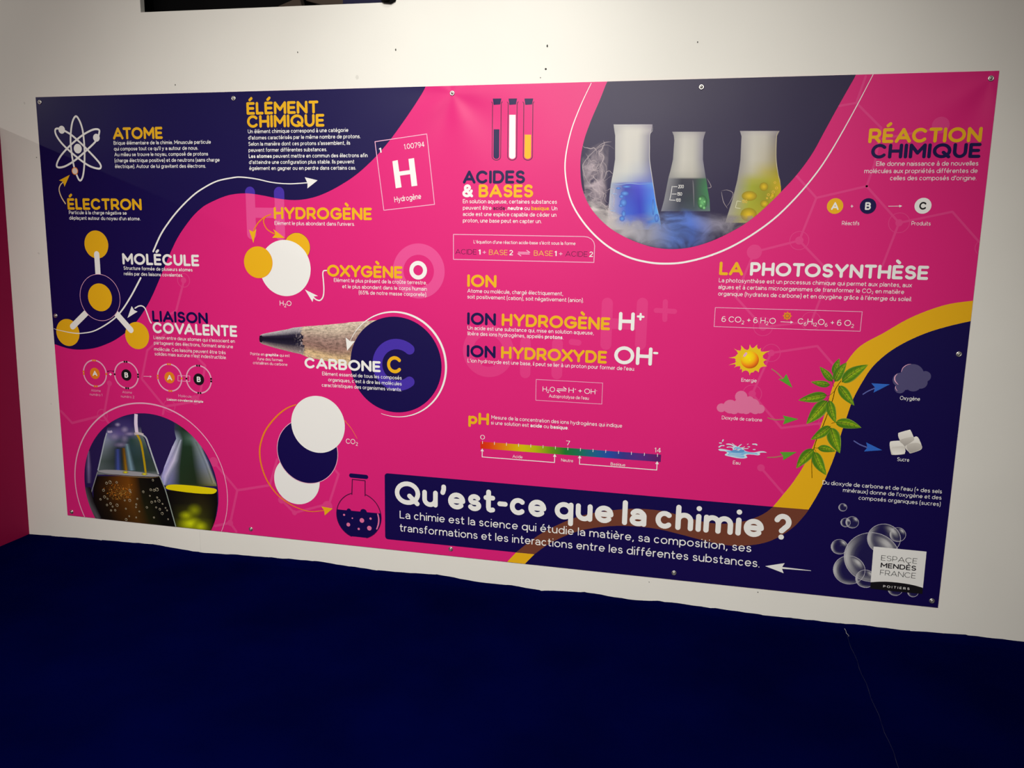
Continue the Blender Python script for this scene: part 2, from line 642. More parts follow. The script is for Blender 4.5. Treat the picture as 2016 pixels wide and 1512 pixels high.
def text(pr, s, xl, xr, yb, cap, w, m, yref='l', caps=4, space=.46):
    """Set s from photograph column xl to column xr on the level whose baseline was measured at yb (at xl or xr)."""
    v = P(xl if yref == 'l' else xr, yb)[1]
    u0, u1 = U(xl, v), U(xr, v)
    gl, tot = layout(s, w, m, space)
    hs = (u1 - u0) / (tot * cap)
    put(pr, gl, lambda x, y: (u0 + x * cap * hs, v + y * cap), caps)
    return hs


# ------------------------------------------------------------------ things: helpers


def thing(name, label, cat, loc=(0, 0, 0), group=None):
    ob = bpy.data.objects.new(name, None)
    C.objects.link(ob)
    ob.location = loc
    ob.empty_display_size = 0.1
    ob['label'] = label
    ob['category'] = cat
    if group:
        ob['group'] = group
    return ob


def mesh(name, bm, m, parent=None, smooth_=False):
    me = bpy.data.meshes.new(name)
    bmesh.ops.recalc_face_normals(bm, faces=bm.faces)
    bm.to_mesh(me)
    bm.free()
    me.materials.append(m)
    if smooth_:
        for p in me.polygons:
            p.use_smooth = True
    ob = bpy.data.objects.new(name, me)
    C.objects.link(ob)
    ob.parent = parent
    return ob


def box(bm, x0, x1, y0, y1, z0, z1):
    v = [bm.verts.new(p) for p in ((x0, y0, z0), (x1, y0, z0), (x1, y1, z0), (x0, y1, z0), (x0, y0, z1), (x1, y0, z1), (x1, y1, z1), (x0, y1, z1))]
    for f in ((0, 1, 2, 3), (4, 7, 6, 5), (0, 4, 5, 1), (1, 5, 6, 2), (2, 6, 7, 3), (3, 7, 4, 0)):
        bm.faces.new([v[i] for i in f])
    return v


def lathe(bm, prof, n=28):
    """Revolve (radius, height out of the wall) about the wall's normal."""
    rows = []
    for r, h in prof:
        if r < 1e-6:
            rows.append([bm.verts.new((0, -h, 0))])
        else:
            rows.append([bm.verts.new((r * cos(2 * pi * i / n), -h, r * sin(2 * pi * i / n))) for i in range(n)])
    for a, b in zip(rows, rows[1:]):
        for i in range(n):
            j = (i + 1) % n
            if len(a) == 1:
                bm.faces.new((a[0], b[i], b[j]))
            elif len(b) == 1:
                bm.faces.new((a[i], a[j], b[0]))
            else:
                bm.faces.new((a[i], a[j], b[j], b[i]))


# ------------------------------------------------------------------ room materials
def painted(name, rgb, rough=0.75, bump=0.05, scale=160, stain=0.04):
    m, nt, b = base_mat(name)
    N, L = nt.nodes, nt.links
    tc = N.new('ShaderNodeTexCoord')
    n1 = N.new('ShaderNodeTexNoise')
    n1.inputs['Scale'].default_value = 2.3
    n1.inputs['Detail'].default_value = 4
    L.new(tc.outputs['Object'], n1.inputs['Vector'])
    mr = N.new('ShaderNodeMapRange')
    mr.inputs['From Min'].default_value = 0.3
    mr.inputs['From Max'].default_value = 0.7
    L.new(n1.outputs['Fac'], mr.inputs['Value'])
    mx = N.new('ShaderNodeMix')
    mx.data_type = 'RGBA'
    mx.inputs[6].default_value = (*[c * (1 - stain) for c in rgb], 1)
    mx.inputs[7].default_value = (*rgb, 1)
    L.new(mr.outputs[0], mx.inputs[0])
    L.new(mx.outputs[2], b.inputs['Base Color'])
    n2 = N.new('ShaderNodeTexNoise')
    n2.inputs['Scale'].default_value = scale
    n2.inputs['Detail'].default_value = 3
    L.new(tc.outputs['Object'], n2.inputs['Vector'])
    bp = N.new('ShaderNodeBump')
    bp.inputs['Strength'].default_value = bump
    bp.inputs['Distance'].default_value = 0.004
    L.new(n2.outputs['Fac'], bp.inputs['Height'])
    L.new(bp.outputs['Normal'], b.inputs['Normal'])
    b.inputs['Roughness'].default_value = rough
    return m


WALLM = painted('white_wall_paint', (0.81, 0.80, 0.765), 0.6, 0.05, 120)
REDM = painted('magenta_wall_paint', (0.33, 0.004, 0.065), 0.7, 0.04)
REDM.node_tree.nodes['Principled BSDF'].inputs['Specular IOR Level'].default_value = 0.12
DARKM = painted('black_paint', (0.0025, 0.0025, 0.003), 0.9)
DARKM.node_tree.nodes['Principled BSDF'].inputs['Specular IOR Level'].default_value = 0.1
CARPETM = painted('navy_carpet', (0.0003, 0.0013, 0.042), 0.95, 0.5, 500, 0.35)
CARPETM.node_tree.nodes['Principled BSDF'].inputs['Specular IOR Level'].default_value = 0.0
SEAMM = painted('carpet_seam', (0.006, 0.008, 0.05), 0.95)
HOLEM = painted('hole_shadow', (0.03, 0.028, 0.025), 0.9)
FILLM = painted('filler', (0.70, 0.69, 0.66), 0.9)
WOODM = painted('raw_wood', (0.045, 0.030, 0.022), 0.9)
BLUEM = painted('blue_cloth', (0.003, 0.0025, 0.030), 0.9)
STEELM, _nt, _b = base_mat('nickel')
_b.inputs['Metallic'].default_value = 1.0
_b.inputs['Base Color'].default_value = (0.72, 0.70, 0.67, 1)
_b.inputs['Roughness'].default_value = 0.42
ZINCM, _nt, _b = base_mat('zinc')
_b.inputs['Metallic'].default_value = 1.0
_b.inputs['Base Color'].default_value = (0.60, 0.59, 0.57, 1)
_b.inputs['Roughness'].default_value = 0.45
FIBREM = painted('white_fibre', (0.40, 0.40, 0.42), 0.9)

# ------------------------------------------------------------------ the setting


def structure(ob, label):
    ob['kind'] = 'structure'
    ob['label'] = label
    return ob


# back wall: one sheet 27 mm thick with an opening near its top
X0, X1, Z1 = -3.2, 7.2, 4.35
OX0, OX1, OZ1 = 0.573, 1.735, 3.0
OZL, OZR = 2.347 + GROUND, 2.335 + GROUND
T = 0.027
bm = bmesh.new()
xs = [X0, OX0, OX1, X1]
fr, bk = {}, {}
for i, x in enumerate(xs):
    lo = OZL if i < 2 else OZR
    for j, z in enumerate((-0.02, lo, OZ1, Z1)):
        fr[i, j] = bm.verts.new((x, 0, z))
        bk[i, j] = bm.verts.new((x, T, z))
for i in range(3):
    for j in range(3):
        if (i, j) == (1, 1):
            continue
        bm.faces.new((fr[i, j], fr[i + 1, j], fr[i + 1, j + 1], fr[i, j + 1]))
        bm.faces.new((bk[i, j], bk[i, j + 1], bk[i + 1, j + 1], bk[i + 1, j]))
for a, b_ in (((1, 1), (2, 1)), ((2, 1), (2, 2)), ((2, 2), (1, 2)), ((1, 2), (1, 1))):
    bm.faces.new((fr[a], bk[a], bk[b_], fr[b_]))
for i in range(3):
    bm.faces.new((fr[i, 0], bk[i, 0], bk[i + 1, 0], fr[i + 1, 0]))
    bm.faces.new((fr[i, 3], fr[i + 1, 3], bk[i + 1, 3], bk[i, 3]))
for j in range(3):
    bm.faces.new((fr[0, j], fr[0, j + 1], bk[0, j + 1], bk[0, j]))
    bm.faces.new((fr[3, j], bk[3, j], bk[3, j + 1], fr[3, j + 1]))
wall = structure(mesh('wall_back', bm, WALLM), 'white painted exhibition wall behind the pink banner with a dark opening cut near its top')


def on_wall(x, y):
    u, v = P(x, y)
    return u, v + GROUND


def mark(x, y, w, h, m, name, label=None):
    u, z = on_wall(x, y)
    b2 = bmesh.new()
    n = 10
    vs = [b2.verts.new((u + w / 2 * cos(2 * pi * i / n) * (1 + .25 * sin(3 * i)), -0.0004, z + h / 2 * sin(2 * pi * i / n))) for i in range(n)]
    vb = [b2.verts.new((v.co.x, 0.001, v.co.z)) for v in vs]
    b2.faces.new(vs)
    for i in range(n):
        b2.faces.new((vs[i], vs[(i + 1) % n], vb[(i + 1) % n], vb[i]))
    ob = mesh(name, b2, m, wall)
    if label:
        ob['label'] = label
    return ob


for x, y, w, h in ((586, 103, .004, .007), (779, 98, .005, .010), (1077.5, 90.5, .006, .011), (1074.5, 136, .008, .008), (1064, 153, .004, .004),
                   (1373.5, 83, .004, .007), (72, 310, .004, .005), (1492, 1166, .004, .005), (1278, 1146, .003, .004), (345, 167, .004, .007)):
    mark(x, y, w, h, HOLEM, 'screw_hole', 'small dark screw hole')
for x, y, w, h in ((703, 152, .014, .018), (48, 203, .008, .012), (77, 499, .009, .010), (101, 795, .01, .01), (75, 498, .006, .006)):
    mark(x, y, w, h, FILLM, 'filled_hole', 'filled grey hole')
# vertical board joint under the banner
b2 = bmesh.new()
box(b2, 0.7405, 0.7425, -0.0003, 0.001, 0.008, 0.1155)
ob = mesh('board_joint', b2, FILLM, wall)

# magenta partition on the left, standing two metres tall against the back wall
bm = bmesh.new()
PZ = 1.875 + GROUND
vv = []
for (x, z) in ((-0.243, -0.01), (-0.216, PZ), (-0.336, PZ), (-0.363, -0.01)):
    vv.append((bm.verts.new((x, 0.0, z)), bm.verts.new((x + 0.012, -3.4, z))))
for i in range(4):
    a, b_ = vv[i], vv[(i + 1) % 4]
    bm.faces.new((a[0], b_[0], b_[1], a[1]))
bm.faces.new([v[0] for v in vv])
bm.faces.new([v[1] for v in vv][::-1])
structure(mesh('wall_left', bm, REDM), 'magenta painted partition meeting the white wall at the left edge')

# navy carpet; its cut edge laps up the wall in a wavy line, and a seam crosses it
EDGE = [(-3.2, .008), (-0.25, 0.002), (-0.11, 0.0059), (0.19, 0.0122), (0.48, 0.0225), (0.74, 0.0071), (1.03, 0.0196), (1.34, 0.0284), (1.65, 0.0172),
        (1.74, 0.0184), (1.94, 0.0306), (2.11, 0.0158), (2.27, 0.0179), (2.42, 0.0093), (2.61, 0.0246), (2.80, 0.0134), (2.93, 0.0220),
        (3.14, 0.0181), (3.35, 0.0120), (3.47, 0.0137), (3.65, 0.0131), (3.74, 0.0176), (3.91, 0.0158), (4.11, 0.0251), (4.32, 0.0230), (7.2, .015)]


def edge_h(x):
    for (a, ha), (b_, hb) in zip(EDGE, EDGE[1:]):
        if a <= x <= b_:
            return ha + (hb - ha) * (x - a) / (b_ - a)
    return 0.01


bm = bmesh.new()
xs = sorted(set([a for a, _ in EDGE] + [-3.2 + i * 0.03 for i in range(347)]))
rows = []
for x in xs:
    h = max(edge_h(x) + random.uniform(-.0016, .0016), .001)
    prof = [(-7.0, -.012), (-7.0, 0), (-3.0, 0), (-1.0, 0), (-0.30, 0), (-0.10, 0.0), (-0.045, h * .10), (-0.022, h * .38), (-0.010, h * .72), (-0.0055, h * .94),
            (-0.0035, h), (-0.0012, h - .0006), (-0.0012, -.012)]
    rows.append([bm.verts.new((x, y, z)) for y, z in prof])
for a, b_ in zip(rows, rows[1:]):
    for i in range(len(a)):
        j = (i + 1) % len(a)
        bm.faces.new((a[i], a[j], b_[j], b_[i]))
bm.faces.new(rows[0])
bm.faces.new(rows[-1][::-1])
floor_ob = structure(mesh('floor', bm, CARPETM, smooth_=False), 'dark navy carpet in front of the white wall')
bm = bmesh.new()
pr_ = None
sv = []
for k in range(60):
    y = -0.03 - 3.0 * k / 59
    x = 3.662 + 0.0025 * sin(k * 1.7)
    w = 0.0009 * (0.6 + 0.4 * sin(k * 2.3))
    sv.append((bm.verts.new((x - w, y, .0002)), bm.verts.new((x, y, .0016)), bm.verts.new((x + w, y, .0002))))
for a, b_ in zip(sv, sv[1:]):
    bm.faces.new((a[0], a[1], b_[1], b_[0]))
    bm.faces.new((a[1], a[2], b_[2], b_[1]))
ob = mesh('carpet_seam', bm, SEAMM, floor_ob)
ob['label'] = 'faint frayed seam in the carpet'

# loose white fibre on the seam
bm = bmesh.new()
fp = [Vector((3.6615, -0.030, .006)), Vector((3.664, -0.048, .005)), Vector((3.662, -0.066, .0045)), Vector((3.668, -0.082, .004)), Vector((3.667, -0.094, .005))]
prev = None
for p_ in fp:
    ring_ = [bm.verts.new(p_ + Vector((  .0008 * cos(a * pi / 3), 0, .0008 * sin(a * pi / 3)))) for a in range(6)]
    if prev:
        for i in range(6):
            bm.faces.new((prev[i], prev[(i + 1) % 6], ring_[(i + 1) % 6], ring_[i]))
    else:
        bm.faces.new(ring_)
    prev = ring_
bm.faces.new(prev[::-1])
fib = mesh('loose_thread', bm, FIBREM)
fib['label'] = 'short pale loose thread on the navy carpet near the wall'
fib['category'] = 'thread'

# black ceiling high above the frame
bm = bmesh.new()
box(bm, X0, X1, -7.0, 1.65, Z1, Z1 + 0.06)
structure(mesh('ceiling', bm, DARKM), 'black ceiling high above the exhibition wall')

# dark store room seen through the opening
bm = bmesh.new()
box(bm, X0, X1, 1.6, 1.65, 0.0, Z1)  # black panel stands in for the unlit depth of the room beyond
structure(mesh('wall_far', bm, DARKM), 'black back panel for the darkness seen through the opening at the top of the photo')
t = thing('equipment_case', 'black equipment case standing in the dark opening at the top left', 'case', (0.95, 0.30, 2.30))
bm = bmesh.new()
box(bm, -0.55, 0.30, -0.15, 0.25, 0.0, 0.75)
bmesh.ops.bevel(bm, geom=bm.edges[:], offset=0.012, segments=2, affect='EDGES')
mesh('case_body', bm, DARKM, t)
bm = bmesh.new()
box(bm, 0.02, 0.07, -0.158, -0.148, 0.30, 0.345)
bmesh.ops.bevel(bm, geom=bm.edges[:], offset=0.002, segments=1, affect='EDGES')
mesh('latch', bm, ZINCM, t)
bm = bmesh.new()
box(bm, -1.0, 4.0, 0.06, 1.0, 2.25, 2.30)
structure(mesh('trim_1', bm, DARKM), 'black ledge behind the wall under the dark opening')


def batten(x0, z0, x1, z1, y, w, label):
    bm_ = bmesh.new()
    dx, dz = x1 - x0, z1 - z0
    l = hypot(dx, dz)
    nx, nz = -dz / l * w / 2, dx / l * w / 2
    c4 = [(x0 + nx, z0 + nz), (x1 + nx, z1 + nz), (x1 - nx, z1 - nz), (x0 - nx, z0 - nz)]
    f_ = [bm_.verts.new((a, y, b)) for a, b in c4]
    g_ = [bm_.verts.new((a, y + .04, b)) for a, b in c4]
    bm_.faces.new(f_)
    bm_.faces.new(g_[::-1])
    for i in range(4):
        bm_.faces.new((f_[i], g_[i], g_[(i + 1) % 4], f_[(i + 1) % 4]))
    bmesh.ops.bevel(bm_, geom=bm_.edges[:], offset=0.002, segments=1, affect='EDGES')
    ob_ = mesh('wooden_batten', bm_, WOODM)
    ob_['label'] = label
    ob_['category'] = 'batten'
    ob_['group'] = 'battens in the wall opening'
    return ob_


batten(1.20, 2.468, 1.30, 2.50, 0.07, 0.045, 'short brown batten in the opening beside the black case')
batten(1.33, 2.53, 1.52, 2.475, 0.07, 0.05, 'longer brown batten leaning right of the other one in the opening')
t2 = bmesh.new()
box(t2, 1.50, 1.72, 0.05, 0.09, 2.30, 2.90)
bmesh.ops.bevel(t2, geom=t2.edges[:], offset=0.006, segments=2, affect='EDGES')
ob = mesh('blue_panel', t2, BLUEM)
ob['label'] = 'deep blue panel at the right end of the wall opening'
ob['category'] = 'panel'
t = thing('clamp', 'black clamp gripping the right end of the wall opening', 'clamp', (1.725, 0.0, 2.46))
bm = bmesh.new()
prof = [(-.045, .035), (-.045, .02), (-.02, -.002), (.012, -.006), (.032, .004), (.04, .035)]
a = [bm.verts.new((x, -.016, z)) for x, z in prof]
b_ = [bm.verts.new((x, .034, z)) for x, z in prof]
bm.faces.new(a)
bm.faces.new(b_[::-1])
for i in range(6):
    bm.faces.new((a[i], b_[i], b_[(i + 1) % 6], a[(i + 1) % 6]))
mesh('jaw', bm, DARKM, t)
bm = bmesh.new()
box(bm, -.012, .012, -.03, -.016, .0, .24)
bmesh.ops.bevel(bm, geom=bm.edges[:], offset=0.003, segments=1, affect='EDGES')
mesh('bar', bm, DARKM, t)

# ------------------------------------------------------------------ the banner
banner = thing('banner', 'large pink and navy chemistry banner screwed to the white wall', 'banner', (0, 0, GROUND))
bm = bmesh.new()
nx_, nz_ = 40, 20
g0, g1 = {}, {}
for i in range(nx_ + 1):
    for j in range(nz_ + 1):
        g0[i, j] = bm.verts.new((BW * i / nx_, -0.0042, BH * j / nz_))
        g1[i, j] = bm.verts.new((BW * i / nx_, -0.0034, BH * j / nz_))
for i in range(nx_):
    for j in range(nz_):
        bm.faces.new((g0[i, j], g0[i + 1, j], g0[i + 1, j + 1], g0[i, j + 1]))
        bm.faces.new((g1[i, j], g1[i, j + 1], g1[i + 1, j + 1], g1[i + 1, j]))
for i in range(nx_):
    bm.faces.new((g0[i, 0], g1[i, 0], g1[i + 1, 0], g0[i + 1, 0]))
    bm.faces.new((g0[i, nz_], g0[i + 1, nz_], g1[i + 1, nz_], g1[i, nz_]))
for j in range(nz_):
    bm.faces.new((g0[0, j], g0[0, j + 1], g1[0, j + 1], g1[0, j]))
    bm.faces.new((g0[nx_, j], g1[nx_, j], g1[nx_, j + 1], g0[nx_, j + 1]))
mesh('vinyl_sheet', bm, PINK, banner)

# eyelets belong to the banner; the screws through them hold it to the wall
EYE = [(80, 201.5, 'at the top left corner of the banner'), (461, 194, 'above the navy wave, second along the top edge'),
       (891, 184, 'at the top edge left of the three test tubes'), (1381, 172, 'at the top edge above the three flasks'),
       (1950, 155, 'at the top right corner of the banner'), (1887, 697, 'at the right edge beside the oxygen cloud'),
       (1834, 1182, 'at the bottom right corner of the banner'), (1327, 1127, 'at the bottom edge right of the yellow stripe'),
       (888, 1080, 'at the bottom edge under the title box'), (495, 1041, 'at the bottom edge right of the beaker photograph'),
       (142.5, 1007, 'at the bottom left corner of the banner'), (111, 621.5, 'at the left edge beside the molecule diagram')]
bm = bmesh.new()
lathe(bm, [(.0052, .001), (.0052, .0060), (.0060, .0070), (.0080, .0073), (.0098, .0066), (.0106, .0046), (.0106, .0040)])
eyelet0 = mesh('eyelet', bm, STEELM, banner, True)
eyelet0['label'] = 'nickel eyelet ring'
sc0 = bpy.data.objects.new('screw', None)
C.objects.link(sc0)
bm = bmesh.new()
lathe(bm, [(0, .0112), (.0008, .0112), (.0030, .0108), (.0047, .0094), (.0058, .0074), (.0058, .0068), (.0026, .0066), (.0026, -.02), (0, -.024)])
hd = mesh('screw_head', bm, ZINCM, sc0, True)
bm = bmesh.new()
box(bm, -.0024, .0024, -.01135, -.0110, -.0005, .0005)
box(bm, -.0005, .0005, -.01136, -.0110, -.0024, .0024)
sl = mesh('cross_slot', bm, DARKM, sc0)
for k, (x, y, where) in enumerate(EYE):
    u, v = P(x, y)
    e = eyelet0 if k == 0 else eyelet0.copy()
    s = sc0 if k == 0 else sc0.copy()
    if k:
        C.objects.link(e)
        C.objects.link(s)
        for ch in (hd, sl):
            c_ = ch.copy()
            C.objects.link(c_)
            c_.parent = s
    e.location = (u, -0.0003, v)
    s.location = (u, -0.0003, v + GROUND)
    s.rotation_euler = (0, k * 0.7, 0)
    s['label'] = 'domed metal screw through the eyelet ' + where
    s['category'] = 'screw'
    s['group'] = 'screws holding the banner'


def group_part(name, label, start=4):
    ob = bpy.data.objects.new(name, None)
    C.objects.link(ob)
    ob.parent = banner
    ob.empty_display_size = 0.05
    LAYER[0] = start - 1
    ob['label'] = label
    return ob


# ---- faint molecule network and ghost letters (lowest print layers)
def network(lines, nodes, blobs, rings, label):
    pr = Print(1)
    for seg in lines:
        q = pts(*seg)
        pr.line(q, [4.6 * scale_at(*s) for s in seg], NET, 4)
    pr.layer()
    for x, y, r in nodes + blobs:
        c, rr = circ(x, y, r)
        pr.disc(c, rr, NET, 32)
    for x, y, r in rings:
        c, rr = circ(x, y, r)
        pr.ring(c, rr, 1.6 * scale_at(x, y), NET, 48)
    return pr.build('molecule_network', banner, label)


def Z5(x, y): return (1560 + x / 4.582, 130 + y / 4.582)
def ZB(x, y): return (1380 + x / 3.476, 440 + y / 3.476)
def ZL(x, y): return (60 + x / 5.04, 680 + y / 5.04)
def ZC(x, y): return (120 + x / 5.04, 780 + y / 5.04)
def ZP(x, y): return (480 + x / 4.8, 760 + y / 4.8)
def ZF(x, y): return (1400 + x / 3.978, 680 + y / 3.978)
def Z4(x, y): return (1100 + x / 3.733, 140 + y / 3.733)
def ZE(x, y): return (1560 + x / 5.6, 690 + y / 5.6)
def ZS(x, y): return (1420 + x / 14.4, 670 + y / 14.4)
def ZW(x, y): return (1390 + x / 11.86, 820 + y / 11.86)
def ZU(x, y): return (1630 + x / 5.04, 900 + y / 5.04)
def ZD(x, y): return (860 + x / 5.93, 150 + y / 5.93)
def ZI(x, y): return (860 + x / 4.2, 590 + y / 4.2)
def ZQ(x, y): return (440 + x / 4.582, 150 + y / 4.582)
def ZR(x, y): return (480 + x / 4.8, 590 + y / 4.8)
def ZA(x, y): return (60 + x / 5.04, 150 + y / 5.04)
def ZG(x, y): return (740 + x / 3.36, 900 + y / 3.36)
def ZH(x, y): return (1300 + x / 3.36, 880 + y / 3.36)


network([[Z5(660, 95), Z5(575, 335), Z5(420, 362)], [Z5(575, 335), Z5(800, 560), Z5(740, 880), Z5(668, 1085), Z5(215, 1190), Z5(35, 990)],
         [Z5(215, 1190), ZB(672, 117), ZB(365, 195), ZB(235, 500), ZB(425, 710), ZB(755, 668), ZB(885, 340), ZB(672, 117)],
         [Z5(668, 1085), Z5(960, 1415), Z5(1440, 1315), ZB(1900, 125)], [Z5(960, 1415), ZB(1240, 290)], [Z5(800, 660), Z5(1335, 560)]],
        [(*ZB(672, 117), 8), (*Z5(960, 1415), 7), (*ZB(425, 705), 8)], [(*ZB(365, 195), 14.5), (*Z5(1335, 535), 16.5)],
        [(*ZB(672, 117), 18), (*Z5(960, 1415), 19.5), (*ZB(425, 705), 18), (*ZB(752, 668), 18), (*ZB(1930, 165), 15)],
        'faint pink molecule network behind the photosynthesis text')
network([[ZB(910, 972), ZB(795, 838), ZB(480, 885), ZB(350, 1165), ZB(550, 1398), ZB(822, 1366)], [ZF(390, 957), ZF(580, 1175)]],
        [(*ZB(480, 885), 6.5), (*ZB(350, 1165), 7)], [(*ZF(390, 957), 7)], [(*ZB(480, 885), 17), (*ZB(350, 1165), 17.5), (*ZB(850, 1360), 12)],
        'faint pink molecule network around the sun drawing')
network([[ZL(1450, -300), ZL(1440, -200), ZL(1165, 50), ZL(1110, 330), ZL(1335, 605), ZL(1640, 555), ZL(1690, 470), ZL(1740, 200), ZL(1560, 20)],
         [ZL(790, 380), ZL(735, 690), ZL(420, 768), ZL(310, 650)], [ZL(735, 700), ZL(785, 775)], [ZL(1335, 605), ZL(1320, 680)],
         [(363, 553), (348, 612), (330, 622)]],
        [(*ZL(790, 375), 5.5), (362.6, 551.8, 6)], [(*ZL(1640, 540), 9.5)], [(*ZL(720, 690), 11), (*ZL(1385, 600), 12), (362.6, 551.8, 13.5)],
        'faint pink molecule network above the beaker photograph')
network([[ZC(1520, 650), ZC(1755, 930), ZP(0, 975), ZP(250, 935), ZP(320, 690)], [ZC(1755, 930), ZC(1685, 1255), ZC(1530, 1285)], [ZC(1685, 1255), ZC(1745, 1340)],
         [ZP(865, 790), ZP(900, 830), ZP(810, 1110), ZP(483, 1195), ZP(360, 1075)]],
        [(*ZC(1685, 1255), 6), (*ZP(483, 1195), 5)], [(*ZC(1520, 650), 9.5), (*ZP(795, 1132), 10), (*ZP(360, 1075), 7)], [],
        'faint pink molecule network right of the beaker photograph')

# ghost letters
pr = Print(2)
c, r = circ(824.8, 533.5, 43)
pr.ring(c, r, 21.5 * scale_at(824, 533), GHOST)
pr.build('ghost_letter', banner, 'large pale pink ring letter O behind the oxygen heading')


def bar(pr, a, b, w, m, caps=10):
    pr.line(pts(a, b), w * scale_at(*a), m, caps)


pr = Print(2)
bar(pr, (493.5, 380), (496.5, 461), 19.3, GHOST)
bar(pr, (550.5, 380), (553, 463), 20, GHOST)
pr.poly(pts((493, 408.6), (552, 409.5), (552, 429.5), (493, 428.7)), GHOST)
ghost_h = pr.build('ghost_letter', banner, 'large pale letter H behind the hydrogen heading')
pr = Print(2)
bar(pr, (1196, 597), (1193, 678), 22, FAINT)
bar(pr, (1265, 597), (1261, 678), 22, FAINT)
pr.poly(pts((1196, 626), (1264, 629), (1264, 650), (1196, 647)), FAINT)
bar(pr, (1292, 611), (1328, 613), 10, FAINT)
bar(pr, (1310, 594), (1309, 629), 10, FAINT)
pr.build('ghost_letter', banner, 'large faint pink H plus sign behind the ion headings')
pr = Print(2)
c, r = circ(961.7, 691, 41)
pr.ring(c, r, 20.5 * scale_at(961, 691), FAINT)
bar(pr, (1035, 674), (1034.5, 734), 21, FAINT)
bar(pr, (1098, 676), (1096.5, 736), 21.5, FAINT)
pr.poly(pts((1035, 688), (1097, 690), (1097, 708), (1035, 706)), FAINT)
bar(pr, (1126, 673), (1139, 674.5), 12, FAINT)
pr.build('ghost_letter', banner, 'large faint pink OH minus sign behind the ion headings')

# ---- navy wave at the upper left
WAVE = [(837, 168), (836.8, 175), (817.5, 206.7), (789, 248.2), (763, 283), (734.6, 314.8), (702, 344.2), (669, 366), (636.4, 382.4), (608, 391.1), (579.7, 394),
        (549, 391.1), (516.4, 384.6), (488, 380.9), (461.8, 382.4), (440, 387.9), (413, 400), (397.3, 410), (377.5, 429.8), (353.7, 463.5),
        (337.8, 495.2), (318, 542.9), (298, 588.5), (278, 622.2), (258.4, 646), (238.6, 662), (218.7, 673.8), (189, 684.7), (159.2, 688.1), (135.4, 685.7),
        (110.6, 677.8), (100, 673)]
pr = Print(3)
w_ = smooth(pts(*WAVE), 6)
pr.poly(w_ + [(0, P(110.6, 677.8)[1]), (0, BH), (P(837, 168)[0], BH)], NAVY)
pr.build('navy_wave', banner, 'navy wave field across the upper left of the banner')
lo = smooth(pts((470, 381.7), (488, 380.9), (516.4, 384.6), (549, 391.1), (579.7, 394)), 8)
pr = Print(4)
for x0, x1, yc, yt in ((483.8, 503.2, 378, 367.5), (540.4, 560.7, 379.5, 368)):
    a0, a1 = P(x0, 383)[0], P(x1, 383)[0]
    yy = lambda u: next((s[1] + (e[1] - s[1]) * (u - s[0]) / (e[0] - s[0]) for s, e in zip(lo, lo[1:]) if s[0] <= u <= e[0]), lo[-1][1])
    low_ = [(a0 + (a1 - a0) * i / 8, yy(a0 + (a1 - a0) * i / 8) + .0002) for i in range(9)]
    cm_, ca = (a0 + a1) / 2, (a1 - a0) / 2
    cv = P(cm_ and (x0 + x1) / 2, yt)[1] - ca
    pr.poly(low_ + [(cm_ + ca * cos(pi * i / 16), cv + ca * sin(pi * i / 16)) for i in range(17)], VIOLET)
o_ = pr.build('ghost_letter_top', ghost_h, 'violet tops of the letter H on the navy wave')

pr = Print(5)
curve(pr, [(303, 495, 3.3), (318, 461.5, 3.2), (337.8, 431.7, 3.1), (357.6, 408, 3), (379, 387, 2.9), (397.3, 373.2, 2.8), (427, 357.3, 2.6), (460, 350, 2.5), (477, 349, 2.4),
           (505.5, 352.5, 2.2), (538, 359.5, 2), (571, 362, 2), (606, 360, 2)], WHITE)
pr.poly(pts((626.2, 355.2), (601, 349), (606.3, 360.6), (606.3, 371.1)), WHITE)
curve(pr, [(278.3, 547.2, 3.3), (258.4, 584.5, 3.1), (238.6, 614.3, 2.9), (218.7, 633, 2.6), (189, 650.4, 2.2), (165.2, 655.6, 1.9), (147, 655.6, 1.6), (119.5, 650.4, 1),
           (108, 647, .7)], WHITE)
pr.build('wave_arrow', banner, 'long white curved arrow following the navy wave')

# ---- yellow wave and navy field at the lower right
Y_UP = [(1918, 591.5), (1914.5, 591.9), (1869, 598.2), (1825.9, 611.2), (1782.8, 629.9), (1739.6, 655), (1694, 680.5), (1666.5, 712), (1641.3, 755.4), (1626.2, 805.7),
        (1616.2, 835.9), (1601, 876), (1583.5, 913.8), (1560.9, 949), (1540.8, 974), (1521.7, 997)]
B_UP = [(1521.7, 997), (1507, 1008.5), (1490.5, 1016.9), (1466.7, 1025), (1428, 1030.3), (1389.3, 1027.3), (1340, 1014.5), (1305.5, 1005.4), (1260.8, 1001.2), (1216.2, 1002.7),
        (1156.7, 1011.6), (1112, 1026.5), (1067.4, 1048.8), (1036, 1071), (1017, 1086.2)]
Y_LO = [(1915, 631.4), (1909.4, 632.2), (1869, 641.4), (1825.9, 654.3), (1782.8, 673), (1747, 695), (1716.7, 722.7), (1696.6, 752.9), (1679, 785.6), (1666.5, 820.8), (1656.4, 851),
        (1646.4, 886.1), (1633.8, 920), (1613.7, 965), (1591.7, 1002.6)]
B_LO = [(1591.7, 1002.6), (1582.7, 1015), (1561.9, 1037), (1532, 1057), (1502.4, 1068.5), (1466.7, 1073.5), (1433.9, 1072.9), (1389.3, 1064.5), (1344.6, 1052.6), (1300, 1041.7),
        (1260.8, 1036.4), (1216.2, 1034.5), (1171.5, 1038.4), (1126.9, 1048.8), (1082.3, 1069.6), (1052.5, 1090.5)]
yu, bu, yl, bl = [smooth(pts(*q), 5) for q in (Y_UP, B_UP, Y_LO, B_LO)]
tail_u, tail_l = pts((1017, 1086.2), (999, 1102.5)), pts((1052.5, 1090.5), (1034, 1106.5))
tail_u[-1] = (tail_u[-1][0], 0.0)
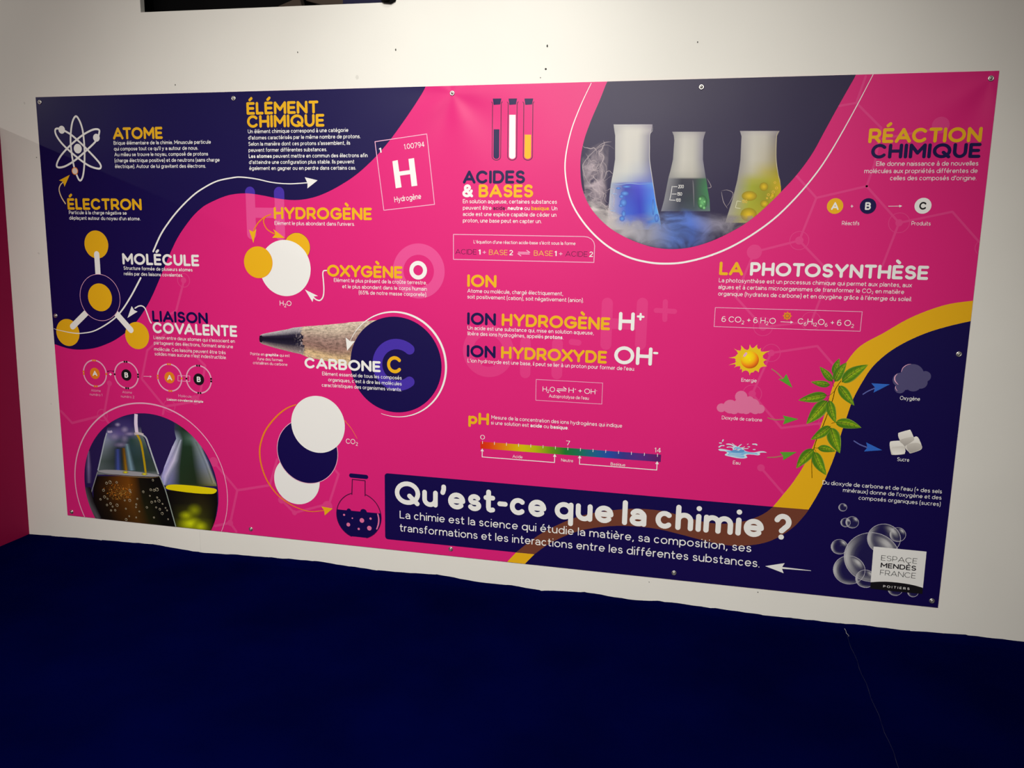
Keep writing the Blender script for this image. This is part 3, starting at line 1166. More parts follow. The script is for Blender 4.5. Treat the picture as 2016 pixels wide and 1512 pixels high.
tail_l[-1] = (tail_l[-1][0], 0.0)
pr = Print(3)
pr.poly(yl + bl[1:] + [tail_l[-1], (BW, 0), (BW, yl[0][1])], NAVY)
pr.build('navy_field', banner, 'navy field filling the lower right of the banner')
pr = Print(4)
pr.poly(yu + yl[::-1], YELLOW)
pr.build('yellow_wave', banner, 'curved yellow stripe edging the lower right navy field')
pr = Print(4)
pr.poly(tail_u + tail_l[::-1], YELLOW)
pr.build('yellow_wave_tail', banner, 'short yellow stripe end below the title box')

# ---- title box with the brown overlap
tbox = group_part('title_box', 'dark navy title box with large white lettering', 5)
pr = Print()
v_top = P(764, 931.3)[1]
v_bot = P(764, 1061)[1]
ul = P(758.5, 990)[0]
r_ = 0.014
cor = [(ul + r_ - r_ * cos(a), v_top - r_ + r_ * sin(a)) for a in [i * pi / 12 for i in range(7)]]
cor2 = [(ul + r_ - r_ * sin(a), v_bot + r_ - r_ * cos(a)) for a in [i * pi / 12 for i in range(7)]]
pr.poly(cor2 + cor + [P(1521.7, 997)] + bl + [P(1052.5, 1090.5)], NAVY)
pr.build('box_panel', tbox)
pr = Print()
pr.poly(bu + bl[::-1], BROWN)
pr.build('brown_stripe', tbox, 'brown stripe where the yellow wave runs under the title box')
pr = Print()
text(pr, "Qu'est-ce que la chimie ?", 778.1, 1555.4, 991, .1085, .198, WHITE, caps=12, space=.34)
pr.build('title_lettering', tbox, 'large white rounded question lettering')
pr = Print()
text(pr, 'La chimie est la science qui \u00e9tudie la mati\u00e8re, sa composition, ses', 787.6, 1478.6, 1019.6, .0365, .118, WHITE, caps=5)
text(pr, 'transformations et les interactions entre les diff\u00e9rentes substances.', 787.6, 1494.9, 1045.2, .0365, .118, WHITE, caps=5)
pr.build('subtitle', tbox, 'two lines of white subtitle lettering')
pr = Print()
curve(pr, [(1540, 1117.2, 3.6), (1560, 1119, 2.8), (1580, 1121, 1.8), (1596, 1122.6, .9)], WHITE)
pr.poly(pts((1506.3, 1113.6), (1544.6, 1107.7), (1538.5, 1117.2), (1542.6, 1127.6)), WHITE)
pr.build('title_arrow', banner, 'white arrow pointing left at the end of the subtitle')

# ------------------------------------------------------------------ text blocks
HC, HWT = .0520, .215       # headings: cap height, weight
BC, BWT = .0167, .148       # body text


def heading(s, xl, xr, yb, label, m=YELLOW, cap=HC, w=HWT, yref='l'):
    pr_ = Print(8)
    text(pr_, s, xl, xr, yb, cap, w, m, yref, caps=9)
    return pr_.build('heading', banner, label)


def para(lines, label, w=BWT, cap=BC, m=WHITE, name='paragraph', yref='l'):
    pr_ = Print(8)
    for ln_ in lines:
        s, xl, xr, yb = ln_[:4]
        text(pr_, s, xl, xr, yb, cap, w, m, yref, caps=3)
    return pr_.build(name, banner, label)


heading('ATOME', 224.3, 321.9, 275, 'yellow heading ATOME')
para([('Brique \u00e9l\u00e9mentaire de la chimie. Minuscule particule', 225.3, 416.6, 285.5), ("qui compose tout ce qu'il y a autour de nous.", 226, 391.3, 296.8),
      ('Au milieu se trouve le noyau, compos\u00e9 de protons', 226.9, 411, 308.1), ('(charge \u00e9lectrique positive) et de neutrons (sans charge', 227.3, 433.8, 319.8),
      ('\u00e9lectrique). Autour de lui gravitent des \u00e9lectrons.', 228, 406.6, 331.3)], 'white text under the atom heading', BWT)
heading('\u00c9LECTRON', 135, 280.8, 412.9, 'yellow heading \u00c9LECTRON')
para([('Particule \u00e0 la charge n\u00e9gative se', 137.4, 250.9, 421.8), ("d\u00e9pla\u00e7ant autour du noyau d'un atome.", 138, 277.9, 432.5)], 'white text under the electron heading')
heading('\u00c9L\u00c9MENT', 486.9, 628.1, 226.4, 'yellow heading \u00c9L\u00c9MENT')
heading('CHIMIQUE', 488, 639.7, 252.1, 'yellow heading CHIMIQUE')
para([('Un \u00e9l\u00e9ment chimique correspond \u00e0 une cat\u00e9gorie', 489.3, 686.8, 263), ("d'atomes caract\u00e9ris\u00e9s par le m\u00eame nombre de protons.", 489.8, 710.6, 275.3),
      ("Selon la mani\u00e8re dont ces protons s'assemblent, ils", 490.2, 690.5, 287.5), ('peuvent former diff\u00e9rentes substances.', 490.6, 644.7, 299.5),
      ([('Les atomes', dict(w=.20)), (' peuvent mettre en commun des \u00e9lectrons afin', {})], 491, 724.6, 311.5),
      ("d'atteindre une configuration plus stable. Ils peuvent", 491.5, 698.4, 323.3), ('\u00e9galement en gagner ou en perdre dans certains cas.', 492, 701.9, 335.1)],
     'white text under the chemical element heading')
heading('HYDROG\u00c8NE', 540.4, 733, 431.5, 'yellow heading HYDROG\u00c8NE under the navy wave')
para([("El\u00e9ment le plus abondant dans l'univers.", 541.7, 699.3, 442.9)], 'pale text under the hydrogen heading', .12)
heading('OXYG\u00c8NE', 645.1, 793.1, 544.4, 'yellow heading OXYG\u00c8NE')
pr = Print()
c, r = circ(824.1, 532, 14.2)
pr.ring(c, r, 8 * scale_at(824, 532), WHITE)
pr.build('heading', banner, 'white letter O after the oxygen heading')
para([('El\u00e9ment le plus pr\u00e9sent de la cro\u00fbte terrestre,', 658.3, 841.1, 554.9), ('et le plus abondant dans le corps humain', 674.8, 841.1, 567.3),
      ('(65% de notre masse corporelle).', 707.3, 841.1, 579.3)], 'white text under the oxygen heading', .12)
heading('MOL\u00c9CULE', 242.9, 393.7, 520.6, 'white heading MOL\u00c9CULE', WHITE)
para([('Structure form\u00e9e de plusieurs atomes', 244.9, 380.2, 531), ('reli\u00e9s par des liaisons covalentes.', 245.5, 361.6, 541.9)], 'white text under the molecule heading')
heading('LIAISON', 301.5, 410.8, 633, 'navy heading LIAISON', NAVY)
heading('COVALENTE', 302.5, 468.4, 655.6, 'white heading COVALENTE', WHITE)
para([("Liaison entre deux atomes qui s'associent en", 304, 463.6, 667.3), ('partageant des \u00e9lectrons, formant ainsi une', 304.6, 460, 677.8),
      ('mol\u00e9cule. Ces liaisons peuvent \u00eatre tr\u00e8s', 305, 445.5, 690), ("solides mais aucune n'est indestructible.", 306, 447.5, 699.4)],
     'white text under the covalent bond heading', .115)
heading('CARBONE', 600.8, 750.2, 724.4, 'white heading CARBONE', WHITE, .0485)
heading('C', 762.9, 791.9, 733.8, 'yellow letter C after the carbon heading', YELLOW, .0757, .20)
para([('El\u00e9ment essentiel de tous les compos\u00e9s', 635.2, 791.5, 738.5), ("organiques, c'est \u00e0 dire les mol\u00e9cules", 647.1, 791.5, 750.4),
      ('caract\u00e9ristiques des organismes vivants.', 634.6, 791.5, 760.8)], 'white text under the carbon heading', .13)
para([([('Pointe en ', {}), ('graphite', dict(w=.20)), (' qui est', {})], 494, 571.3, 698.8), ("l'une des formes", 508.5, 557.5, 708.8),
      ('cristallines du carbone', 499.4, 566.9, 716.5)], 'small white caption under the pencil tip', .10, .0135, name='caption')
heading('ACIDES', 911.9, 1034, 361.6, 'navy heading ACIDES', NAVY)
heading([('&', dict(m=WHITE)), (' BASES', {})], 910.9, 1050, 388.6, 'white and yellow heading & BASES')
para([('En solution aqueuse, certaines substances', 911.9, 1096.8, 400.4),
      ([('peuvent \u00eatre ', {}), ('acide', dict(m=PLUM, w=.19)), (', ', {}), ('neutre', dict(w=.20)), (' ou ', {}), ('basique', dict(m=YELLOW, w=.19)), ('. Un', {})], 912, 1097.5, 413),
      ('acide est une esp\u00e8ce capable de c\u00e9der un', 912, 1095.7, 425.3), ('proton, une base peut en capter un.', 912, 1066.5, 437.9)], 'white text under the acids and bases heading', .125)
heading('ION', 920.5, 977.9, 564.7, 'yellow heading ION')
para([('Atome ou mol\u00e9cule, charg\u00e9 \u00e9lectriquement,', 920.7, 1108.8, 576), ('soit positivement (cation), soit n\u00e9gativement (anion).', 920.7, 1149.2, 587.6)],
     'white text under the ion heading', .12)
heading('ION', 920.2, 976.7, 638.8, 'navy heading ION before HYDROG\u00c8NE', NAVY)
heading('HYDROG\u00c8NE', 988.1, 1201, 641.5, 'yellow heading HYDROG\u00c8NE between the ion lines')
pr = Print()
text(pr, 'H', 1217.6, 1248.6, 650, .0745, .19, WHITE, caps=9)
bar(pr, (1256, 622.8), (1267, 623.6), 4.3, WHITE, 6)
bar(pr, (1261.5, 618), (1261, 628.8), 4.3, WHITE, 6)
pr.build('heading', banner, 'white symbol H plus')
para([('Un acide est une substance qui, mise en solution aqueuse,', 921.2, 1169, 648.8),
      ([('lib\u00e8re des ions hydrog\u00e8nes, appel\u00e9s ', {}), ('protons', dict(w=.19)), ('.', {})], 921.2, 1109.3, 659.8)], 'white text under the hydrogen ion heading', .12)
heading('ION', 919.5, 976, 702.4, 'navy heading ION before HYDROXYDE', NAVY)
heading('HYDROXYDE', 986.9, 1194.5, 705.5, 'yellow heading HYDROXYDE')
pr = Print()
text(pr, 'OH', 1208.8, 1283.3, 716, .074, .19, WHITE, caps=9)
bar(pr, (1288, 694.6), (1294, 695), 4.4, WHITE, 6)
pr.build('heading', banner, 'white symbol OH minus')
para([("L'ion hydroxyde est une base, il peut se lier \u00e0 un proton pour former de l'eau.", 921.2, 1249.8, 713.1)], 'white text under the hydroxide ion heading', .12)
heading([('pH', {})], 922.6, 963.1, 834, 'yellow heading pH')
para([('Mesure de la concentration des ions hydrog\u00e8nes qui indique', 967.9, 1224.8, 824.5),
      ([('si une solution est ', {}), ('acide', dict(w=.19)), (' ou ', {}), ('basique', dict(w=.19)), ('.', {})], 967.1, 1119.5, 835.2)], 'white text beside the pH heading', .12)
heading('R\u00c9ACTION', 1708.4, 1931, 282.3, 'yellow heading R\u00c9ACTION')
heading('CHIMIQUE', 1713.2, 1928.8, 312.5, 'navy heading CHIMIQUE at the right edge', NAVY)
para([('Elle donne naissance \u00e0 de nouvelles', 1724.1, 1924.9, 327.1), ('mol\u00e9cules aux propri\u00e9t\u00e9s diff\u00e9rentes de', 1700.8, 1923.4, 341.3),
      ("celles des compos\u00e9s d'origine.", 1751.4, 1921.2, 355.2)], 'white text under the chemical reaction heading', .115)
heading('LA', 1415.4, 1462.6, 541.5, 'yellow heading LA')
heading('PHOTOSYNTH\u00c8SE', 1475.8, 1826, 542.7, 'white heading PHOTOSYNTH\u00c8SE', WHITE)
para([('La photosynth\u00e8se est un processus chimique qui permet aux plantes, aux', 1415, 1794.3, 555.6),
      ([('algues et \u00e0 certains microorganismes de transformer le CO', {}), ('2', dict(k=.6, dy=-.18, dx=.05)), (' en mati\u00e8re', {})], 1414, 1779, 568.6),
      ("organique (hydrates de carbone) et en oxyg\u00e8ne gr\u00e2ce \u00e0 l'\u00e9nergie du soleil.", 1413.7, 1794.3, 581.8)], 'white text under the photosynthesis heading', .12)
para([("Du dioxyde de carbone et de l'eau (+ des sels", 1618.7, 1853.3, 952.8), ("min\u00e9raux) donne de l'oxyg\u00e8ne et des", 1658.9, 1852.5, 967.8),
      ('compos\u00e9s organiques (sucres)', 1689.6, 1850.7, 982.9)], 'white text on the navy field above the bubbles', .12)

# ------------------------------------------------------------------ atom diagram
at_ = group_part('atom_diagram', 'white atom drawing with three orbits')


def loop(pr, zf, P_, w, m):
    q = smooth([P(*zf(x, y)) for x, y in P_], 8, True)
    n = len(q)
    o_, i_ = [], []
    for k in range(n):
        a, b = q[k - 1], q[(k + 1) % n]
        l = hypot(b[0] - a[0], b[1] - a[1])
        nx, ny = -(b[1] - a[1]) / l * w / 2, (b[0] - a[0]) / l * w / 2
        o_.append((q[k][0] + nx, q[k][1] + ny))
        i_.append((q[k][0] - nx, q[k][1] - ny))
    pr.band(o_, i_, m)


ow = 3.5 * scale_at(150, 290)
pr = Print()
loop(pr, ZA, [(455, 400), (492, 440), (525, 540), (542, 700), (543, 850), (530, 980), (505, 1035), (478, 1010), (440, 900), (415, 760), (405, 620), (420, 470)], ow, WHITE)
pr.build('electron_orbit', at_)
pr = Print()
loop(pr, ZA, [(255, 530), (300, 525), (400, 575), (500, 660), (600, 760), (690, 860), (705, 905), (675, 918), (580, 885), (450, 790), (330, 680), (265, 590)], ow, WHITE)
pr.build('electron_orbit', at_)
pr = Print()
loop(pr, ZA, [(690, 560), (660, 640), (560, 740), (450, 835), (350, 895), (280, 905), (270, 870), (310, 790), (400, 690), (520, 590), (620, 535), (680, 530)], ow, WHITE)
pr.build('electron_orbit', at_)
pr = Print()
c, r = circ(*ZA(477, 720), 9.4)
pr.disc(c, r, WHITE)
pr.build('nucleus', at_)
for (x, y) in ((318, 533), (662, 612)):
    pr = Print()
    c, r = circ(*ZA(x, y), 7.8)
    pr.disc(c, r, WHITE, 40)
    pr.build('electron', at_)
pr = Print()
c, r = circ(*ZA(449, 942), 7.6)
pr.disc(c, r, ORANGE, 40)
pr.layer()
pr.disc(c, r * .80, BLUSH, 40)
pr.build('electron', at_, 'pale electron with an orange rim')
pr = Print()
curve(pr, [(*ZA(355, 1265), 2.2), (*ZA(315, 1200), 2.1), (*ZA(293, 1130), 2), (*ZA(305, 1080), 1.9), (*ZA(335, 1050), 1.8)], CREAM)
pr.layer()
pr.poly(pts(ZA(398, 980), ZA(292, 1035), ZA(330, 1048), ZA(347, 1098)), YELLOW)
pr.build('electron_arrow', banner, 'yellow curved arrow pointing at the pale electron')

# ------------------------------------------------------------------ hydrogen tile
ht = group_part('element_tile', 'tilted white outlined hydrogen tile')
pr = Print()
q = pts((739, 279.2), (840.9, 264.1), (856.2, 402.5), (756.5, 414.1))
for a, b in zip(q, q[1:] + q[:1]):
    pr.line([a, b], 1.5 * scale_at(800, 340), PALEPINK, 4)
pr.build('tile_outline', ht)


def tilted(pr, s, a, b, cap_px, w, m, caps=4):
    """Text along a sloping baseline measured from a to b."""
    pa, pb = P(*a), P(*b)
    L_t = hypot(pb[0] - pa[0], pb[1] - pa[1])
    ex = ((pb[0] - pa[0]) / L_t, (pb[1] - pa[1]) / L_t)
    ey = (-ex[1], ex[0])
    cap = cap_px * scale_at(*a)
    gl, tot = layout(s, w, m)
    hs = L_t / (tot * cap)
    put(pr, gl, lambda x, y: (pa[0] + ex[0] * x * cap * hs + ey[0] * y * cap, pa[1] + ex[1] * x * cap * hs + ey[1] * y * cap), caps)


pr = Print()
pr.poly(pts(ZQ(1527, 768), ZQ(1575, 758), ZQ(1610, 1003), ZQ(1558, 1012)), WHITE)
pr.poly(pts(ZQ(1672, 748), ZQ(1722, 740), ZQ(1752, 988), ZQ(1700, 995)), WHITE)
pr.poly(pts(ZQ(1585, 862), ZQ(1690, 847), ZQ(1694, 884), ZQ(1590, 899)), WHITE)
pr.build('tile_symbol', ht, 'bold white letter H')
pr = Print()
tilted(pr, '1', (747.5, 301.5), (752.5, 300.8), 9.5, .17, WHITE)
pr.build('atomic_number', ht)
pr = Print()
tilted(pr, '1.00794', (796.8, 294.5), (836.8, 289.2), 10, .12, WHITE)
pr.build('atomic_mass', ht)
pr = Print()
tilted(pr, 'Hydrog\u00e8ne', (777.9, 398.6), (830.2, 391.6), 10.8, .13, WHITE)
pr.build('element_name', ht)

# ------------------------------------------------------------------ yellow arrows to water, the water molecule
pr = Print()
curve(pr, [(534, 422.4, 2.4), (523, 427, 2.4), (511, 437, 2.4), (503, 449, 2.4), (499.6, 457, 2.4)], ORANGE)
curve(pr, [(533, 422.6, 1.5), (524, 427, 2.2), (520, 436, 2.3), (525, 449, 2.3), (534, 456.5, 2.3), (543, 461, 2.3)], ORANGE)
pr.layer()
pr.poly(pts((500, 478.5), (491.3, 452.3), (499.4, 456.6), (506.1, 451.2)), YELLOW)
pr.poly(pts((562.2, 468.6), (539.3, 451.2), (543.7, 461), (537, 468.2)), YELLOW)
pr.build('hydrogen_arrow', banner, 'forked yellow arrow from the hydrogen heading to the water molecule')


def atom(parent, name, x, y, ry, m, rim=None, label=None):
    pr_ = Print()
    c_, r_1 = circ(x, y, ry)
    if rim:
        pr_.disc(c_, r_1 * 1.02, rim, 80)
        pr_.layer()
    pr_.disc(c_, r_1, m, 80)
    return pr_.build(name, parent, label)


wm = group_part('water_molecule', 'white water molecule disc with two yellow hydrogen discs')
atom(wm, 'hydrogen_atom', 585.8, 486.6, 28, YELLOW, PLUM, 'yellow disc behind the white one')
atom(wm, 'oxygen_atom', 562.2, 527.6, 55.2, WHITE, None, 'large white disc')
atom(wm, 'hydrogen_atom', 509.4, 516.3, 30.8, YELLOW, ORANGE, 'yellow disc in front of the white one')
pr = Print()
text(pr, [('H', {}), ('2', dict(k=.7, dy=-.30, dx=.02)), ('O', dict(dx=-.02))], 552, 574.9, 601.4, .0225, .12, WHITE)
pr.build('formula', wm, 'white formula H2O')
pr = Print()
curve(pr, [(644.1, 532.4, 2.0), (638, 533.5, 2.3), (636.6, 540, 2.4), (637.6, 552, 2.4), (638.6, 569.5, 2.4), (637, 584, 2.4), (631, 591.2, 2.4), (623.3, 589.6, 2.4), (618, 585, 2.4)], WHITE)
pr.poly(pts((601.5, 570), (627, 582.6), (619, 583.5), (616.3, 594.6)), WHITE)
pr.build('oxygen_arrow', banner, 'white hooked arrow from the oxygen heading to the water molecule')

# ------------------------------------------------------------------ molecule diagram
md = group_part('molecule_diagram', 'molecule drawing of four yellow discs joined by white rods')


def rod(a, b, w):
    pr_ = Print()
    pr_.line(pts(a, b), w * scale_at(*a), WHITE, 10)
    return pr_.build('bond_rod', md)


for x, y, ry in ((191, 481.3, 27.4), (135, 654.4, 26.4), (271.3, 660.5, 26.6)):
    atom(md, 'outer_atom', x, y, ry, YELLOW)
rod((191.9, 500.5), (195, 548), 11.2)
rod((144.5, 642.5), (174, 613), 11.2)
rod((259, 649.5), (229, 615.5), 11.2)
pr = Print()
c, r = circ(198.3, 585.5, 45.4)
pr.disc(c, r, NAVY, 80)
pr.layer()
pr.ring(c, r, .9 * scale_at(198, 585), PALEPINK, 90)
pr.build('atom_shell', md, 'navy disc with a thin pale outline')
atom(md, 'inner_atom', 198.3, 585.3, 27.2, YELLOW)
pr = Print()
curve(pr, [(299, 635.5, 2.6), (296, 630, 2.5), (292, 619, 2.4), (287, 607, 2.4), (281, 602.2, 2.4), (274, 602.8, 2.4), (267.5, 606.5, 2.4)], WHITE)
pr.poly(pts((252.5, 625.8), (260.8, 602.4), (265.5, 610.2), (272.3, 613.3)), WHITE)
pr.build('bond_arrow', banner, 'white hooked arrow from the covalent bond heading to a rod')

# ------------------------------------------------------------------ covalent bond diagram
cb = group_part('bond_diagram', 'row of ringed A and B atoms explaining the covalent bond')


def ringed(x, y, ry, letter, disc_m, dots, dm, single):
    pr_ = Print()
    c_, r_1 = circ(x, y, ry)
    s_ = scale_at(x, y)
    pr_.ring(c_, r_1, 2.4 * s_, PALEPINK)
    pr_.layer()
    dr = 2.0 * s_
    for k in dots:
        for sg in (-1, 1):
            a = radians(k + sg * 5.2)
            pr_.disc((c_[0] + r_1 * cos(a), c_[1] + r_1 * sin(a)), dr, dm, 14)
    a = radians(single)
    pr_.disc((c_[0] + r_1 * cos(a), c_[1] + r_1 * sin(a)), dr, dm, 14)
    pr_.disc(c_, r_1 * .43, disc_m, 40)
    pr_.layer()
    cp = r_1 * .40
    gl, tot = layout(letter, .22, WHITE)
    put(pr_, gl, lambda x, y: (c_[0] + (x - tot / 2) * cp, c_[1] + (y - .5) * cp), 6)
    return pr_.build('ringed_atom', cb, ('orange disc A' if letter == 'A' else 'black disc B') + ' inside a pale ring')


ringed(*ZL(646, 276), 25.4, 'A', ORANGE, (90, 180, 270), ORANGE, 0)
ringed(*ZL(958, 292), 26.0, 'B', BLACK, (90, 0, 270), BLACK, 180)
ringed(*ZL(1387, 318), 26.3, 'A', ORANGE, (90, 180, 270), ORANGE, 0)
ringed(*ZL(1676, 335), 26.9, 'B', BLACK, (90, 0, 270), BLACK, 180)
pr = Print()
bar(pr, ZL(790, 285), ZL(811, 286), 1.5, WHITE, 3)
bar(pr, ZL(800, 275), ZL(801, 296), 1.5, WHITE, 3)
curve(pr, [(*ZL(775, 258), 1.2), (*ZL(800, 250), 1), (*ZL(830, 256), 1.2)], PLUM)
for x in (775, 830):
    c, r = circ(*ZL(x, 256), 1.6)
    pr.disc(c, r, PLUM, 12)
bar(pr, ZL(1130, 305), ZL(1200, 308), 1, PALEPINK, 3)
pr.poly(pts(ZL(1212, 308), ZL(1192, 298), ZL(1192, 319)), PALEPINK)
q = pts(ZL(1470, 297), ZL(1588, 302), ZL(1588, 357), ZL(1470, 351))
for a, b in zip(q, q[1:] + q[:1]):
    pr.line([a, b], .9 * scale_at(360, 745), PALEPINK, 3)
pr.build('bond_symbols', cb)
for s, xl, xr, y in (('Atome', 181, 199.9, 770.3), ('num\u00e9ro 1', 178.5, 202.9, 778.2), ('Atome', 242.5, 261.4, 773.7), ('num\u00e9ro 2', 239.6, 266, 782.2),
                     ('Mol\u00e9cule', 352.7, 378.5, 781.2)):
    pr = Print()
    text(pr, s, xl, xr, y, .0125, .10, PALEPINK, caps=3)
    pr.build('bond_caption', cb)
pr = Print()
text(pr, 'Liaison covalente simple', 330.2, 401.7, 788.1, .0125, .18, WHITE, caps=3)
pr.build('bond_caption', cb, 'bold white caption')

# ------------------------------------------------------------------ pencil and carbon disc
pc = group_part('pencil_picture', 'printed close-up of a sharpened pencil tip')


def strip(pr_, top, bot, shade, nx=40, ny=12, m=PHOTO):
    """Patch between two measured outlines (same direction), coloured by shade(s, t)."""
    def res_(line_, n):
        q_ = pts(*line_)
        d_ = [0]
        for a, b in zip(q_, q_[1:]):
            d_.append(d_[-1] + hypot(b[0] - a[0], b[1] - a[1]))
        out = []
        for i in range(n + 1):
            t_ = d_[-1] * i / n
            k = max(j for j in range(len(d_) - 1) if d_[j] <= t_ + 1e-9)
            f_1 = (t_ - d_[k]) / max(d_[k + 1] - d_[k], 1e-9)
            out.append((q_[k][0] + (q_[k + 1][0] - q_[k][0]) * f_1, q_[k][1] + (q_[k + 1][1] - q_[k][1]) * f_1))
        return out
    T_, B_ = res_(top, nx), res_(bot, nx)
    V, cols, F1 = [], [], []
    for i in range(nx + 1):
        for j in range(ny + 1):
            t_ = j / ny
            V.append((T_[i][0] + (B_[i][0] - T_[i][0]) * t_, T_[i][1] + (B_[i][1] - T_[i][1]) * t_))
            cols.append(shade(i / nx, t_))
    for i in range(nx):
        for j in range(ny):
            a = i * (ny + 1) + j
            F1.append((a, a + ny + 1, a + ny + 2, a + 1))
    pr_.add(V, F1, m, cols)


def mixc(a, b, t):
    t = min(max(t, 0), 1)
    return tuple(x + (y - x) * t for x, y in zip(a, b))


def ramp(stops, t):
    for (p0, c0), (p1, c1) in zip(stops, stops[1:]):
        if t <= p1:
            return mixc(c0, c1, (t - p0) / (p1 - p0) if p1 > p0 else 0)
    return stops[-1][1]


rnd = random.Random(5)


def wood(s, t):
    c_ = ramp([(0, col(206, 190, 172)), (.18, col(186, 168, 152)), (.40, col(152, 124, 116)), (.62, col(140, 108, 100)), (.72, col(160, 130, 112)), (.85, col(206, 176, 134)),
               (1, col(196, 168, 136))], t + .03 * sin(9 * s))
    k = 1 + .55 * noise.noise(Vector((s * 22 + t * 6, t * 26 - s * 5, 1.3))) + .45 * noise.noise(Vector((s * 60, t * 55 - s * 14, 4.1))) + rnd.uniform(-.08, .08)
    edge_ = .125 + .035 * (t - .4) + .05 * noise.noise(Vector((3.0, t * 9, .5))) + .035 * noise.noise(Vector((s * 30, t * 30, 7.5)))
    if s < edge_:
        d_ = lead(.95, t)
        lit = max(0, noise.noise(Vector((s * 60, t * 16 + s * 30, 2.2))) - .12) * 2.2 * (s / edge_)
        return mixc(d_, col(196, 182, 190), min(lit, .9))
    return (c_[0] * k * 1.05, c_[1] * k * 1.05, c_[2] * k * 1.05, 1)


def lead(s, t):
    c_ = ramp([(0, col(190, 186, 190)), (.14, col(150, 146, 156)), (.28, col(40, 34, 58)), (.45, col(14, 10, 34)), (.68, col(36, 30, 52)), (.86, col(120, 108, 112)), (1, col(168, 150, 142))], t)
    k = rnd.uniform(.75, 1.3)
    return (c_[0] * k, c_[1] * k, c_[2] * k, 1)


pr = Print()
strip(pr, [ZR(470, 264), ZR(600, 250), ZR(700, 244), ZR(800, 235), ZR(960, 220), ZR(1000, 213), ZR(1100, 206), ZR(1260, 192)],
      [ZR(470, 498), ZR(540, 512), ZR(600, 540), ZR(700, 562), ZR(800, 582), ZR(900, 605), ZR(1040, 628), ZR(1180, 650)], wood, 150, 60)
pr.build('pencil_wood', pc, 'grainy bare pencil wood')
pr = Print()
strip(pr, [ZR(160, 335), ZR(185, 322), ZR(300, 300), ZR(420, 278), ZR(475, 263.5)],
      [ZR(155, 400), ZR(180, 418), ZR(300, 455), ZR(420, 485), ZR(475, 499)], lead, 70, 36)
pr.layer()
c = P(*ZR(166, 368))
pr.add([P(*ZR(x, y)) for x, y in ((155, 340), (172, 335), (184, 350), (184, 385), (172, 404), (156, 398), (150, 370))], [(0, 1, 2, 3, 4, 5, 6)], PHOTO, [col(20, 14, 36)] * 7)
pr.build('pencil_lead', pc, 'dark graphite point')

cd = group_part('carbon_disc', 'navy disc with a violet letter C', 5)
pr = Print()
c, r = circ(779.2, 717.3, 94)
pr.disc(c, r, NAVY, 110)
pr.build('disc_field', cd)
pr = Print()
cc, rr = circ(782.5, 718, 40.8)
pr.line(A_(cc[0], cc[1], rr, rr, 51, 309, 44), 19.8 * scale_at(782, 718), VIOLET, 12)
pr.build('violet_letter', cd, 'violet letter C')
pr = Print()
c, r = circ(779.2, 717, 103)
an = [-107 + i * (160 + 107) / 90 for i in range(91)]
wpx = [.8 + 3.4 * max(0, sin(pi * min(max((a + 107) / 267, 0), 1))) ** 1.2 for a in an]
pr.line([(c[0] + r * cos(radians(a)), c[1] + r * sin(radians(a))) for a in an], [w * scale_at(800, 700) for w in wpx], WHITE, 3)
pr.poly(pts((684.2, 690.4), (681.5, 664), (690.4, 671.7), (699.8, 671.3)), WHITE)
pr.build('disc_arrow', cd, 'white arc arrow round the navy disc')
# ------------------------------------------------------------------ carbon dioxide molecule
cm = group_part('carbon_dioxide_molecule', 'navy disc between two white discs with a yellow orbit arrow')
pr = Print()
curve(pr, [(679.6, 827.7, 1.4), (692.5, 843.3, 1.1), (704, 863.1, .8)], ORANGE)
pr.build('orbit_end', cm)
atom(cm, 'oxygen_atom', 585.2, 944.8, 47, WHITE, None, 'lower white disc')
atom(cm, 'carbon_atom', 605.8, 888, 62.2, NAVY, PALEPINK, 'navy disc with a pale rim')
atom(cm, 'oxygen_atom', 626.7, 835, 55.8, WHITE, None, 'upper white disc')
pr = Print()
curve(pr, [(584, 796, 1.6), (563.3, 804.8, 2.6), (542.5, 822.5, 3), (524.8, 845.4, 3.2), (515.4, 868.3, 3.2), (512.3, 889.2, 3.2), (515.4, 914.2, 3), (525.8, 943.3, 2.8),
           (544.6, 970.4, 2.4), (567.5, 989.2, 2), (590.4, 1000.6, 1.7), (613.3, 1006.5, 1.5), (640, 1004.2, 1.4)], ORANGE)
pr.layer()
pr.poly(pts((656, 1000.6), (633.5, 996.5), (639.4, 1004.4), (640, 1014.2)), YELLOW)
pr.build('orbit_arrow', cm, 'orange arc with a yellow arrowhead')
pr = Print()
text(pr, [('CO', {}), ('2', dict(k=.7, dy=-.28, dx=.05))], 682, 705.4, 872.7, .0235, .11, WHITE)
pr.build('formula', cm, 'white formula CO2')

# ------------------------------------------------------------------ round flask icon
fi = group_part('flask_icon', 'dark round bottom flask icon left of the title box')
pr = Print()
bar(pr, ZP(1018, 843), ZP(1160, 857), 8.2, NAVY, 10)
pr.build('flask_lip', fi)
fc, frd = circ(*ZP(1090, 1222), 44.8)
lw = 1.9 * scale_at(707, 1000)
pr = Print()
pr.line(pts(ZP(1025, 1022), ZP(1029, 880), ZP(1150, 892), ZP(1150, 1035)), lw, PLUM, 4)
pr.line(pts(ZP(1029, 880), ZP(1150, 892)), lw, PLUM, 4)
nL, nR = P(*ZP(1025, 1022)), P(*ZP(1150, 1035))
aL, aR = atan2(nL[1] - fc[1], nL[0] - fc[0]), atan2(nR[1] - fc[1], nR[0] - fc[0])
vb_ = P(*ZP(975, 1412))[1]
a_b = math.asin((vb_ - fc[1]) / frd)
pr.line([(fc[0] + frd * cos(aL + (pi - a_b - aL) * i / 40), fc[1] + frd * sin(aL + (pi - a_b - aL) * i / 40)) for i in range(41)], lw, PLUM, 4)
